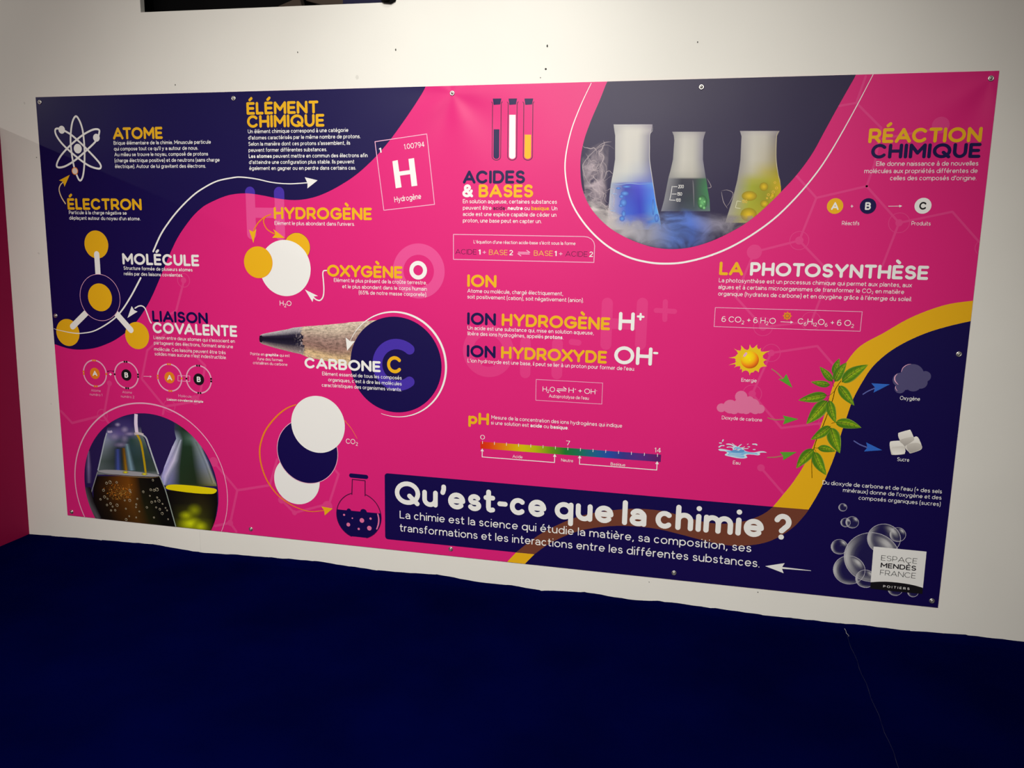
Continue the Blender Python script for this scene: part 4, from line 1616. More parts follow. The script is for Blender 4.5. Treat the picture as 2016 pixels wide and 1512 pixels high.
pr.line([(fc[0] + frd * cos(aR + (a_b - aR) * i / 40), fc[1] + frd * sin(aR + (a_b - aR) * i / 40)) for i in range(41)], lw, PLUM, 4)
pr.build('flask_outline', fi)
pr = Print()
vl = P(*ZP(885, 1162))[1]
a_l = math.asin((vl - fc[1]) / frd)
q = [(fc[0] + frd * cos(a_l + (a_b - a_l) * i / 30), fc[1] + frd * sin(a_l + (a_b - a_l) * i / 30)) for i in range(31)]
q += [(2 * fc[0] - x, y) for x, y in q[::-1]]
pr.poly(q, NAVY)
for x, y, rpx in ((997, 1166, 21), (1135, 1176, 31)):
    c = P(*ZP(x, y))
    rr = rpx / 4.8 * scale_at(707, 1000)
    pr.add([(c[0] + rr * cos(pi * i / 16), vl + rr * .85 * sin(pi * i / 16)) for i in range(17)], [list(range(17))], NAVY)
pr.build('flask_liquid', fi)
for x, y, rpx in ((952, 1214, 10), (1030, 1246, 7), (1120, 1267, 22), (1202, 1250, 11), (992, 1306, 18), (1090, 1347, 11), (1190, 1340, 22)):
    pr = Print(7)
    c, r = circ(*ZP(x, y), rpx / 4.8)
    pr.disc(c, r, ROSE, 24)
    pr.build('flask_bubble', fi)
pr = Print(7)
curve(pr, [(*ZP(1270, 1208), 2.6), (*ZP(1279, 1250), 2.9), (*ZP(1276, 1300), 2.9), (*ZP(1260, 1348), 2.4)], ROSE)
pr.build('flask_highlight', fi)

# ------------------------------------------------------------------ test tubes
tt = group_part('test_tubes', 'three stoppered test tubes above the acids and bases heading')
for k, (xl, xr, s0, s1, l0, l1, ly, m, nm) in enumerate(((650, 750, 656, 757, 666, 733, 622, NAVY, 'navy'), (832, 936, 840, 940, 848, 923, 453, WHITE, 'white'),
                                                          (1014, 1120, 1026, 1128, 1028, 1104, 685, YELLOW, 'yellow'))):
    tube = Print()
    tw = 1.5 * scale_at(1000, 250)
    cxm = (xl + xr) / 2 - 2
    bot = [ZD(cxm + (xr - xl) / 2 * cos(a) * 1.0, 938 + 44 * sin(a)) for a in [pi - pi * i / 16 for i in range(17)]]
    tube.line(pts(ZD(xl - 6, 303), ZD(xl + 4, 320), ZD(xl + 4, 345)) + [P(*p) for p in bot] + pts(ZD(xr + 4, 345), ZD(xr + 5, 320), ZD(xr + 16, 300)), tw, PLUM, 4)
    tube.layer()
    tube.poly(pts(ZD(s0, 264), ZD(s1, 263), ZD(s1 - 14, 332), ZD(s0 + 10, 337)), NAVY)
    tube.layer()
    n = 12
    mid = (l0 + l1) / 2
    tube.poly(pts(ZD(l0 + 1, ly), ZD(l1, ly)) + [P(*ZD(mid - 2 + (l1 - l0) / 2 * cos(a), 934 + 33 * sin(a))) for a in [pi * i / n for i in range(n + 1)]], m)
    tube.build('test_tube', tt, 'stoppered test tube with %s filling' % nm)

# ------------------------------------------------------------------ formula boxes


def frame(pr_, q, w=1.3, m=PALEPINK):
    q = pts(*q)
    for a, b in zip(q, q[1:] + q[:1]):
        pr_.line([a, b], w * scale_at(1100, 600), m, 3)


def eq_arrows(pr_, xl, xr, yt, yb, w, m=PALEPINK):
    bar(pr_, (xl + 1, yt), (xr, yt + .6), w, m, 3)
    bar(pr_, (xr, yt + .6), (xr - 6, yt - 3.6), w, m, 3)
    bar(pr_, (xl, yb), (xr - 1, yb + .6), w, m, 3)
    bar(pr_, (xl, yb), (xl + 6, yb + 4.2), w, m, 3)


ab = group_part('acid_base_equation', 'outlined box with the acid base equation')
pr = Print()
q = [(893.4, 461.5), (1150, 465.8)]
arc_ = [(1158, 467), (1165, 471), (1169.5, 477), (1171, 484)]
frame(pr, q + arc_ + [(1169.5, 516.7), (893.4, 510.6)], 1.5)
pr.build('box_outline', ab)
pr = Print()
text(pr, "L'\u00e9quation d'une r\u00e9action acide-base s'\u00e9crit sous la forme", 933.1, 1133.2, 479.2, .0138, .12, WHITE, caps=3)
EY = .0212
vq = P(897, 500.3)[1]


def eqt(s, xl, xr, w, m, cap=EY):
    u0, u1 = U(xl, vq), U(xr, vq)
    gl, tot = layout(s, w, m)
    hs = (u1 - u0) / (tot * cap)
    put(pr, gl, lambda x, y: (u0 + x * cap * hs, vq + y * cap), 4)


eqt('ACIDE', 897.1, 938.6, .09, PLUM)
eqt('1', 942.3, 946.9, .15, WHITE)
eqt('+', 950.6, 957.6, .13, PALEPINK)
eqt('BASE', 963.2, 999.7, .10, GOLD)
eqt('2', 1003, 1010.4, .15, WHITE)
eq_arrows(pr, 1020, 1043.5, 496.5, 499.5, 1.6)
eqt('BASE', 1051.4, 1088.7, .10, GOLD)
eqt('1', 1092, 1096.4, .15, WHITE)
eqt('+', 1100.5, 1107.9, .13, PALEPINK)
eqt('ACIDE', 1113.2, 1156.8, .09, PLUM)
eqt('2', 1160, 1167.7, .15, WHITE)
pr.build('equation', ab)

wb = group_part('water_equation', 'outlined box with the water self ionisation equation')
pr = Print()
frame(pr, [(1056, 746.7), (1186.7, 753.8), (1185, 795.2), (1055.2, 787.6)], 1.0)
pr.build('box_outline', wb)
pr = Print()
text(pr, [('H', {}), ('2', dict(k=.62, dy=-.22)), ('O', {})], 1068.6, 1092.9, 770.2, .0215, .11, WHITE)
eq_arrows(pr, 1096.6, 1115.5, 765.3, 768.5, 1.3, WHITE)
text(pr, [('H', {}), ('+', dict(k=.5, dy=.48, dx=.05))], 1119.5, 1134.5, 772.6, .0215, .11, WHITE)
text(pr, '+', 1138.5, 1146, 773.8, .0215, .11, WHITE)
text(pr, [('OH', {}), ('-', dict(k=.5, dy=.5, dx=.06))], 1150.5, 1175.5, 774.6, .0215, .11, WHITE)
text(pr, "Autoprotolyse de l'eau", 1081, 1159.3, 782.2, .0145, .11, WHITE, caps=3)
pr.build('equation', wb)

pb = group_part('photosynthesis_equation', 'outlined box with the photosynthesis equation')
pr = Print()
frame(pr, [(1408.2, 605.4), (1697, 613.5), (1693, 652), (1405.9, 642.8)], 1.1)
pr.build('box_outline', pb)
pr = Print()
sb = dict(k=.62, dy=-.27, dx=.02)
text(pr, [('6 CO', {}), ('2', sb), (' + 6 H', {}), ('2', sb), ('O', {})], 1420.3, 1526.7, 633.5, .0226, .11, WHITE)
bar(pr, (1536.8, 633.4), (1557, 634.2), 1, WHITE, 3)
pr.poly(pts((1561.6, 634.2), (1556, 631.6), (1556, 636.8)), WHITE)
text(pr, [('C', {}), ('6', sb), ('H', {}), ('12', sb), ('O', {}), ('6', sb), (' + 6 O', {}), ('2', sb)], 1569.9, 1680.6, 637.9, .0226, .11, WHITE)
pr.build('equation', pb)
pr = Print()
c, r = circ(1549.7, 621.8, 9)
st = []
for i in range(16):
    a = 2 * pi * i / 16
    rr = r if i % 2 == 0 else r * .70
    st.append((c[0] + rr * cos(a), c[1] + rr * sin(a)))
pr.poly(st, ORANGE)
pr.layer()
pr.disc(c, r * .55, GOLD, 24)
pr.layer()
pr.disc(c, r * .50, PLUM, 24)
pr.layer()
pr.disc(c, r * .40, ORANGE, 24)
pr.build('sun_symbol', pb, 'small orange sun above the reaction arrow')

# ------------------------------------------------------------------ pH scale
ph = group_part('ph_scale', 'rainbow pH scale with ticks and brackets')
pr = Print()
stops = [(0, col(214, 40, 16)), (.05, col(222, 62, 14)), (.13, col(226, 126, 16)), (.24, col(214, 190, 6)), (.31, col(186, 186, 12)), (.40, col(110, 150, 22)), (.48, col(28, 120, 44)),
         (.56, col(24, 116, 86)), (.66, col(30, 96, 150)), (.72, col(34, 76, 168)), (.80, col(56, 56, 140)), (.88, col(84, 44, 134)), (1, col(92, 26, 100))]
va, vb2 = P(946.2, 868.8)[1], P(946.2, 882.4)[1]
ua, ub = P(946.2, 875)[0], P(1301.2, 902)[0]
V, cols, F1 = [], [], []
for i in range(61):
    for v in (va, vb2):
        V.append((ua + (ub - ua) * i / 60, v))
        cols.append(ramp(stops, i / 60))
for i in range(60):
    F1.append((2 * i, 2 * i + 2, 2 * i + 3, 2 * i + 1))
pr.add(V, F1, PHOTO, cols)
pr.build('rainbow_bar', ph, 'bar running from red through green to purple')
pr = Print()
t0, t1 = P(*ZI(380, 1166)), P(*ZI(1825, 1278))
tl = abs(P(*ZI(380, 1166))[1] - P(*ZI(380, 1188))[1])
for i in range(15):
    u = t0[0] + (t1[0] - t0[0]) * i / 14
    pr.line([(u, va + .003), (u, va + .003 - tl)], 1.0 * scale_at(1100, 880), WHITE, 3)


def bracket(xl, yl, xr, yr, h):
    a, b = P(*ZI(xl, yl)), P(*ZI(xr, yr))
    lo_ = P(*ZI(xl, yl + h))[1]
    w = 1.5 * scale_at(1100, 890)
    hh, hw = 5.6 * scale_at(1100, 890), 3.4 * scale_at(1100, 890)
    pr.line([(a[0], a[1] - hh * .8), (a[0], lo_), (b[0], lo_), (b[0], a[1] - hh * .8)], w, WHITE, 3)
    for u in (a[0], b[0]):
        pr.poly([(u, a[1]), (u - hw, a[1] - hh), (u + hw, a[1] - hh)], WHITE)


bracket(378, 1228, 977, 1270, 70)
bracket(1183, 1285, 1822, 1340, 72)
pr.build('scale_marks', ph)
for lab, xl, xr, y, cp, w in (('0', 946, 955, 864.3, .0200, .10), ('7', 1114.5, 1122.5, 876, .0200, .10), ('14', 1288.5, 1301.5, 890, .0205, .10),
                              ('Acide', 1009.5, 1029, 900.7, .0135, .11), ('Neutre', 1105.2, 1128.6, 907.9, .0135, .11), ('Basique', 1202.4, 1231, 915.6, .0135, .11)):
    pr = Print()
    text(pr, lab, xl, xr, y, cp, w, WHITE, caps=4)
    pr.build('scale_number' if lab.isdigit() else 'scale_caption', ph)

# ------------------------------------------------------------------ reaction diagram
rd = group_part('reaction_diagram', 'discs A and B reacting to a white disc C')
for x, y, ry, L1, dm, lm in ((1643.6, 405.8, 15.4, 'A', YELLOW, WHITE), (1708.4, 405.8, 15.4, 'B', NAVY, WHITE), (1816.4, 405.3, 15.6, 'C', WHITE, BLACK)):
    pr = Print()
    c, r = circ(x, y, ry)
    pr.disc(c, r, dm, 64)
    pr.layer()
    cp = r * .98
    gl, tot = layout(L1, .21, lm)
    put(pr, gl, lambda x, y: (c[0] + (x - tot / 2) * cp * .92, c[1] + (y - .5) * cp), 8)
    pr.build('reagent_disc', rd, '%s disc with letter %s' % ({'A': 'yellow', 'B': 'navy', 'C': 'white'}[L1], L1))
pr = Print()
bar(pr, Z5(526, 1265), Z5(545, 1265), 1.2, WHITE, 3)
bar(pr, Z5(535, 1255), Z5(535, 1276), 1.2, WHITE, 3)
bar(pr, Z5(864, 1265), Z5(965, 1264), 1, WHITE, 3)
pr.poly(pts(Z5(988, 1263), Z5(960, 1252), Z5(962, 1276)), WHITE)
pr.build('reaction_signs', rd)
pr = Print()
text(pr, 'R\u00e9actifs', 1656.9, 1691, 443.2, .0150, .115, WHITE, caps=3)
pr.build('reaction_caption', rd)
pr = Print()
text(pr, 'Produits', 1793.5, 1831, 443.8, .0150, .115, WHITE, caps=3)
pr.build('reaction_caption', rd)

# ------------------------------------------------------------------ photosynthesis drawings
sn = group_part('sun_drawing', 'yellow cartoon sun with pointed rays')
star = [(200, 490), (290, 480), (395, 450), (470, 370), (430, 290), (355, 225), (440, 275), (545, 287), (565, 220), (558, 138), (610, 190), (660, 245), (735, 272), (785, 235), (810, 105), (830, 170),
        (870, 222), (930, 200), (970, 160), (1020, 115), (1012, 180), (1050, 245), (1095, 235), (1130, 210), (1108, 270), (1140, 320), (1250, 315), (1380, 298), (1260, 350), (1175, 430),
        (1180, 495), (1230, 530), (1298, 553), (1240, 565), (1190, 610), (1225, 680), (1295, 735), (1200, 735), (1110, 770), (1070, 830), (1062, 910), (1020, 870), (960, 850), (925, 880), (898, 908),
        (860, 905), (825, 930), (800, 990), (788, 920), (750, 870), (690, 848), (625, 870), (582, 908), (590, 850), (575, 800), (522, 832), (540, 780), (525, 725), (440, 735), (362, 768), (410, 715),
        (390, 670), (290, 680), (200, 705), (290, 665), (380, 640), (418, 595), (385, 565), (410, 560), (400, 525), (370, 505)]
pr = Print()
pr.poly(pts(*[ZS(*p) for p in star]), GOLD)
pr.layer()
sc_ = P(*ZS(800, 555))
shr = [P(*ZS(800 + (x - 800) * .955, 555 + (y - 555) * .95)) for x, y in star]
pr.poly(shr, SUNNY)
pr.build('sun_rays', sn, 'yellow pointed rays with orange edges')
pr = Print()
c, r = circ(*ZS(808, 550), 16.9)
n = 48
V, cols, F1 = [c], [col(225, 190, 10, gain=1.6)], []
for j in range(1, 7):
    for i in range(n):
        a = 2 * pi * i / n
        rr = r * j / 6
        V.append((c[0] + rr * cos(a), c[1] + rr * sin(a)))
        d_ = (hypot(cos(a) * j / 6 + .25, sin(a) * j / 6 - .35)) / 1.43
        cols.append(ramp([(0, col(232, 196, 10, gain=1.5)), (.45, col(232, 176, 10, gain=1.4)), (.75, col(226, 120, 16, gain=1.2)), (1, col(180, 70, 14))], d_))
F1 += [(0, 1 + i, 1 + (i + 1) % n) for i in range(n)]
for j in range(5):
    for i in range(n):
        F1.append((1 + j * n + i, 1 + (j + 1) * n + i, 1 + (j + 1) * n + (i + 1) % n, 1 + j * n + (i + 1) % n))
pr.add(V, F1, PHOTO, cols)
pr.layer()
pr.line(pts(ZS(655, 430), ZS(700, 370)), 4.6 * scale_at(1470, 700), PALEPINK, 8)
c, r = circ(*ZS(612, 484), 1.6)
pr.disc(c, r, GOLD, 16)
pr.build('sun_ball', sn, 'orange shaded ball')
pr = Print()
text(pr, 'Energie', 1459.1, 1489.3, 751, .0150, .115, WHITE, caps=3)
pr.build('sun_caption', sn)

cl = group_part('cloud_drawing', 'rose cloud drawing above the water splash')


def cloud(pr_, balls, m, zf, k):
    """Union of overlapping discs traced as one outline."""
    cs = [(P(*zf(x, y)), ry / k * scale_at(*zf(x, y))) for x, y, ry in balls]
    for (c_, r_1) in cs:
        pr_.disc(c_, r_1, m, 40)
        pr_.count = 0
        pr_.step += 1.2e-5


pr = Print()
cloud(pr, [(80, 487, 35), (150, 478, 55), (235, 400, 47), (240, 470, 64), (320, 470, 58), (300, 430, 34), (382, 497, 36), (180, 500, 38), (345, 500, 38), (275, 505, 33)], ROSE, ZF, 3.978)
pr.build('cloud_body', cl)
pr = Print()
text(pr, 'Dioxyde de carbone', 1420.9, 1500, 825, .0150, .115, WHITE, caps=3)
pr.build('cloud_caption', cl)

wsp = group_part('water_drawing', 'blue water splash drawing')
pr = Print()
pr.poly(smooth(pts(*[ZW(*p) for p in ((285, 765), (340, 748), (430, 760), (540, 780), (600, 790), (700, 770), (860, 770), (930, 800), (1020, 825), (1130, 830), (1250, 805), (1350, 808), (1415, 838),
                                      (1340, 835), (1250, 845), (1262, 880), (1210, 900), (1120, 888), (980, 880), (930, 900), (962, 945), (920, 968), (840, 975), (700, 960), (560, 930), (455, 905), (440, 880),
                                      (490, 840), (440, 805), (330, 795))]), 4, True), WATERPALE)
pr.layer()
pr.poly(smooth(pts(*[ZW(*p) for p in ((460, 800), (560, 790), (690, 790), (860, 785), (920, 810), (1120, 845), (1180, 850), (1200, 880), (1050, 862), (930, 865), (880, 890), (900, 945), (800, 950), (600, 915),
                                      (500, 890), (540, 845))]), 4, True), WATERBLUE)
pr.layer()
pr.poly(smooth(pts(*[ZW(*p) for p in ((570, 810), (640, 775), (720, 780), (760, 800), (800, 765), (880, 775), (890, 820), (800, 838), (680, 835))]), 4, True), WATERDEEP)
curve(pr, [(*ZW(540, 880), .9), (*ZW(640, 905), 1.1), (*ZW(780, 915), 1.1), (*ZW(880, 900), .8)], WATERPALE)
curve(pr, [(*ZW(560, 855), .9), (*ZW(680, 870), 1.1), (*ZW(820, 868), .8)], WATERPALE)
pr.build('water_pool', wsp)
pr = Print()
pr.poly(smooth(pts(*[ZW(*p) for p in ((640, 800), (615, 735), (560, 715), (480, 725), (500, 700), (580, 698), (640, 710), (590, 665), (480, 650), (470, 632), (540, 625), (620, 650), (680, 690), (605, 620), (625, 622),
                                      (690, 680), (695, 655), (705, 680), (740, 695), (800, 648), (838, 645), (770, 705), (840, 715), (900, 695), (905, 708), (860, 735), (985, 735), (975, 748), (890, 755), (850, 790),
                                      (760, 760), (738, 800), (710, 745))]), 3, True), WATERPALE)
pr.layer()
pr.poly(smooth(pts(*[ZW(*p) for p in ((650, 775), (660, 720), (720, 705), (800, 722), (840, 760), (760, 745), (735, 780), (700, 735))]), 3, True), WATERBLUE)
for a, b, w in (((385, 570), (400, 540), 2.4), ((315, 612), (360, 615), 2), ((305, 705), (350, 675), 2.6), ((350, 672), (420, 675), 1.8), ((960, 645), (985, 635), 1.2), ((975, 700), (1020, 702), 1.4),
                ((1090, 640), (1165, 640), 2.2), ((1150, 640), (1180, 655), 3), ((1100, 765), (1145, 765), 1.7)):
    bar(pr, ZW(*a), ZW(*b), w, WATERPALE, 6)
pr.build('water_crown', wsp, 'pale splash with flying drops')
pr = Print()
text(pr, 'Eau', 1442.7, 1457.2, 913.3, .0150, .115, WHITE, caps=3)
pr.build('water_caption', wsp)


def dart(shaft, head, m1, m2, label):
    pr_ = Print()
    curve(pr_, shaft, m1, 6, 3)
    pr_.layer()
    pr_.poly(pts(*head), m2)
    return pr_.build('process_arrow', banner, label)


dart([(*ZF(474, 184), 2.2), (*ZF(520, 217), 2.3), (*ZF(566, 266), 2.4)], [ZF(635, 330), ZF(588, 222), ZF(562, 263), ZF(525, 262)], GREENGREY, GREEN, 'green arrow from the sun to the plant')
dart([(*ZF(443, 566), 2.0), (*ZF(500, 580), 2.2), (*ZF(580, 578), 2.4)], [ZF(682, 575), ZF(560, 547), ZF(578, 578), ZF(562, 617)], GREENGREY, GREEN, 'green arrow from the rose cloud to the plant')
dart([(*ZF(440, 875), 2.0), (*ZF(500, 873), 2.2), (*ZF(562, 862), 2.4)], [ZF(668, 833), ZF(537, 833), ZF(563, 862), ZF(563, 897)], GREENGREY, GREEN, 'green arrow from the water to the plant')
dart([(*ZF(1187, 381), 2.2), (*ZF(1230, 355), 2.3), (*ZF(1285, 331), 2.4)], [ZF(1398, 303), ZF(1252, 295), ZF(1282, 328), ZF(1270, 368)], BLUEGREY, BLUE, 'blue arrow from the plant to the oxygen cloud')
dart([(*ZF(1117, 746), 2.2), (*ZF(1165, 775), 2.3), (*ZF(1222, 797), 2.4)], [ZF(1337, 818), ZF(1212, 757), ZF(1222, 797), ZF(1195, 828)], BLUEGREY, BLUE, 'blue arrow from the plant to the sugar cubes')

oc = group_part('oxygen_cloud', 'grey blue cloud drawing on the navy field')
pr = Print()
cloud(pr, [(1572, 228, 87), (1480, 268, 58), (1673, 242, 44), (1582, 300, 62), (1477, 335, 41), (1640, 290, 50), (1520, 300, 50)], SLATE, ZF, 3.978)
pr.layer()
curve(pr, [(*ZF(1487, 205), .8), (*ZF(1500, 175), 1.4), (*ZF(1530, 152), 1.2), (*ZF(1562, 144), .6)], PALEPINK)
curve(pr, [(*ZF(1462, 305), .8), (*ZF(1438, 275), 2.0), (*ZF(1437, 245), 2.0), (*ZF(1455, 222), .7)], PALEPINK)
curve(pr, [(*ZF(1455, 355), .7), (*ZF(1443, 335), 1.2), (*ZF(1443, 318), .7)], PALEPINK)
pr.build('cloud_body', oc)
pr = Print()
text(pr, 'Oxyg\u00e8ne', 1770.8, 1810.3, 786.8, .0155, .13, WHITE, caps=3)
pr.build('cloud_caption', oc)

sg = group_part('sugar_drawing', 'three white sugar cubes on the navy field')


def cube_face(pr_, q, c0, c1):
    q = smooth(pts(*[ZF(*p) for p in q]), 3, True)
    cx_ = (sum(a for a, _ in q) / len(q), sum(b for _, b in q) / len(q))
    mn, mx_ = min(b for _, b in q), max(b for _, b in q)
    cols_ = [mixc(c1, c0, .5)] + [mixc(c1, c0, (b - mn) / (mx_ - mn)) for _, b in q]
    n_ = len(q)
    pr_.add([cx_] + q, [(0, 1 + i, 1 + (i + 1) % n_) for i in range(n_)], PHOTO, cols_)


LT, MD, DK = col(232, 230, 226, gain=1.15), col(200, 196, 190, gain=1.15), col(165, 160, 156, gain=1.15)
for q1, q2, lb in ((((1397, 760), (1412, 748), (1490, 744), (1508, 760), (1516, 800), (1516, 838), (1505, 850), (1420, 856), (1406, 838), (1397, 790)),
                    ((1412, 800), (1440, 792), (1500, 788), (1515, 800), (1512, 842), (1425, 850)), 'left sugar cube'),
                   (((1515, 790), (1580, 722), (1616, 716), (1648, 785), (1646, 808), (1625, 822), (1560, 843), (1546, 832)),
                    ((1530, 780), (1600, 760), (1640, 775), (1645, 805), (1560, 838)), 'right sugar cube'),
                   (((1462, 692), (1474, 680), (1545, 660), (1560, 664), (1586, 722), (1582, 735), (1520, 782), (1505, 778), (1470, 730)),
                    ((1475, 740), (1560, 715), (1586, 722), (1580, 745), (1518, 783), (1500, 772)), 'top sugar cube')):
    pr = Print()
    cube_face(pr, q1, LT, MD)
    pr.layer()
    cube_face(pr, q2, MD, LT if 'left' in lb else DK)
    pr.build('sugar_cube', sg, lb)
pr = Print()
text(pr, 'Sucre', 1765.3, 1789.1, 907, .0155, .13, WHITE, caps=3)
pr.build('sugar_caption', sg)

pl = group_part('plant_drawing', 'leafy green branch across the yellow stripe')
STEM = ink('stem', (0.10, 0.055, 0.012))
VEIN = ink('vein', (0.035, 0.10, 0.012))
pr = Print()
curve(pr, [(*ZE(535, 330), 1.1), (*ZE(470, 430), 1.25), (*ZE(445, 530), 1.3), (*ZE(380, 710), 1.35), (*ZE(330, 840), 1.35), (*ZE(265, 980), 1.35), (*ZE(232, 1090), 1.3), (*ZE(212, 1200), 1.1), (*ZE(214, 1400), 1.0)], STEM)
for q in (((460, 450), (400, 495), (340, 490)), ((455, 400), (445, 360), (430, 330)), ((400, 520), (385, 550), (380, 560)), ((405, 740), (430, 800), (435, 860)), ((430, 800), (475, 790)), ((240, 1070), (290, 1075)),
          ((238, 1080), (260, 1115)), ((232, 1090), (215, 1085)), ((495, 350), (515, 385))):
    curve(pr, [(*ZE(*p), 0.9) for p in q], STEM, 4, 3)
pr.build('stem', pl)
LEAVES = [((455, 262), (516, 85), 44), ((545, 345), (832, 155), 70), ((465, 338), (596, 130), 58), ((440, 335), (300, 178), 44), ((410, 378), (203, 345), 38), ((375, 488), (64, 546), 58), ((400, 550), (476, 798), 56),
          ((380, 552), (152, 808), 78), ((510, 388), (680, 605), 58), ((475, 790), (758, 848), 58), ((415, 835), (200, 980), 54), ((280, 1070), (476, 1110), 42), ((420, 850), (521, 1130), 78), ((232, 1085), (40, 1297), 62),
          ((240, 1118), (372, 1372), 64)]
LEAF = 0
for (b, e, hw) in LEAVES:
    LEAF += 1
    pr = Print(6 + LEAF % 4)
    n, mrows = 16, 4
    dx, dy = e[0] - b[0], e[1] - b[1]
    ll = hypot(dx, dy)
    nx, ny = -dy / ll, dx / ll
    bend = rnd.uniform(-.05, .05) * ll
    V, cols, F1 = [], [], []
    mid = []
    for i in range(n + 1):
        t_ = i / n
        w_1 = hw * (sin(pi * t_ ** .72) ** .85) * (1 - .12 * t_)
        cx_, cy_ = b[0] + dx * t_ + nx * bend * sin(pi * t_), b[1] + dy * t_ + ny * bend * sin(pi * t_)
        mid.append((cx_, cy_))
        for j in range(-mrows, mrows + 1):
            s_ = j / mrows
            V.append(P(*ZE(cx_ + nx * w_1 * s_, cy_ + ny * w_1 * s_)))
            upside = s_ * ny        # towards the bottom of the drawing
            base_c = ramp([(0, col(176, 190, 30, gain=1.25)), (.35, col(112, 160, 22, gain=1.1)), (.8, col(72, 124, 20)), (1, col(150, 176, 70))], abs(s_))
            if s_ * (1 if nx > 0 else -1) < 0:
                base_c = mixc(base_c, col(60, 112, 20), .45)
            base_c = mixc(base_c, col(40, 96, 18), .45 * (1 - t_) ** 2)
            cols.append((*base_c[:3], 1))
    kk = 2 * mrows + 1
    for i in range(n):
        for j in range(kk - 1):
            F1.append((i * kk + j, (i + 1) * kk + j, (i + 1) * kk + j + 1, i * kk + j + 1))
    pr.add(V, F1, PHOTO, cols)
    pr.layer()
    pr.line([P(*ZE(*p)) for p in mid[:-1]], [(1.5 - 1.0 * i / n) * scale_at(1620, 820) for i in range(n)], VEIN, 3)
    for t_ in (.22, .38, .54, .70):
        i = int(t_ * n)
        for sg_ in (-1, 1):
            w_1 = hw * .72 * sin(pi * t_ ** .72)
            a = mid[i]
            b2_ = (mid[min(i + 2, n)][0] + nx * w_1 * sg_, mid[min(i + 2, n)][1] + ny * w_1 * sg_)
            pr.line([P(*ZE(*a)), P(*ZE(*b2_))], [.7 * scale_at(1620, 820), .25 * scale_at(1620, 820)], VEIN, 0)
    pr.build('leaf', pl)

# ------------------------------------------------------------------ printed photograph of three flasks
def clip_poly(poly, ctr):
    """Keep points inside an outline by pulling them towards ctr."""
    def f(u, v):
        best = 1.0
        dx_, dy_ = u - ctr[0], v - ctr[1]
        n_ = len(poly)
        for i in range(n_):
            (x1, y1), (x2, y2) = poly[i], poly[(i + 1) % n_]
            ex, ey = x2 - x1, y2 - y1
            den = dx_ * ey - dy_ * ex
            if abs(den) < 1e-12:
                continue
            t_ = ((x1 - ctr[0]) * ey - (y1 - ctr[1]) * ex) / den
            s_ = ((x1 - ctr[0]) * dy_ - (y1 - ctr[1]) * dx_) / den
            if 0 < t_ < best and 0 <= s_ <= 1:
                best = t_
        return ctr[0] + dx_ * best, ctr[1] + dy_ * best
    return f


def rows_patch(pr_, zf, rows, nx=14, sub=5, m=None):
    """Patch given as rows (y, x left, x right, [colours from left to right])."""
    V_, co, F_1 = [], [], []
    full = []
    for a, b in zip(rows, rows[1:]):
        for k in range(sub):
            t_ = k / sub
            full.append((a, b, t_))
    full.append((rows[-1], rows[-1], 0))
    for a, b, t_ in full:
        y = a[0] + (b[0] - a[0]) * t_
        xl = a[1] + (b[1] - a[1]) * t_
        xr = a[2] + (b[2] - a[2]) * t_
        for j in range(nx + 1):
            s_ = j / nx
            V_.append(P(*zf(xl + (xr - xl) * s_, y)))
            st = lambda cs: ramp([(i / (len(cs) - 1), c) for i, c in enumerate(cs)], s_) if len(cs) > 1 else cs[0]
            co.append(mixc(st(a[3]), st(b[3]), t_))
    for i in range(len(full) - 1):
        for j in range(nx):
            q_ = i * (nx + 1) + j
            F_1.append((q_, q_ + nx + 1, q_ + nx + 2, q_ + 1))
    pr_.add(V_, F_1, m or PHOTO, co)


fp_ = group_part('flask_photograph', 'printed photograph of three smoking flasks at the top right')
EDGE2 = [(1193.8, 165), (1180.4, 199), (1164.3, 236.4), (1150.9, 273.9), (1144.2, 306), (1142.9, 332.9), (1146, 367.7), (1156.3, 397.2), (1172.3, 421.3), (1196.4, 445.4), (1223.2, 462.8),
         (1255.4, 477.5), (1287.5, 486.9), (1322.3, 490.4), (1359.8, 486.9), (1400, 474.9), (1440.2, 456), (1475, 434.7), (1509.9, 405.2), (1542, 373), (1568.8, 343.6), (1598.3, 303.4), (1625, 255),
         (1651.7, 206.4), (1684.4, 149)]
e2 = smooth(pts(*EDGE2), 6)
e2[0] = (e2[0][0] + .004, BH)
e2[-1] = (e2[-1][0], BH)
CL2 = clip_poly(e2, P(1370, 330))
pr = Print(4)
pr.poly(e2, ink('photo_dusk', (0.022, 0.015, 0.060)))
pr.build('photo_background', fp_, 'dark violet background')
g = lambda r_1, g_1, b_1, a=1.0: col(r_1, g_1, b_1, a, .90 if min(r_1, g_1, b_1) > 125 else 1.15)
SM, SM2 = g(214, 212, 208), g(196, 195, 196)
RIM = g(150, 145, 155)
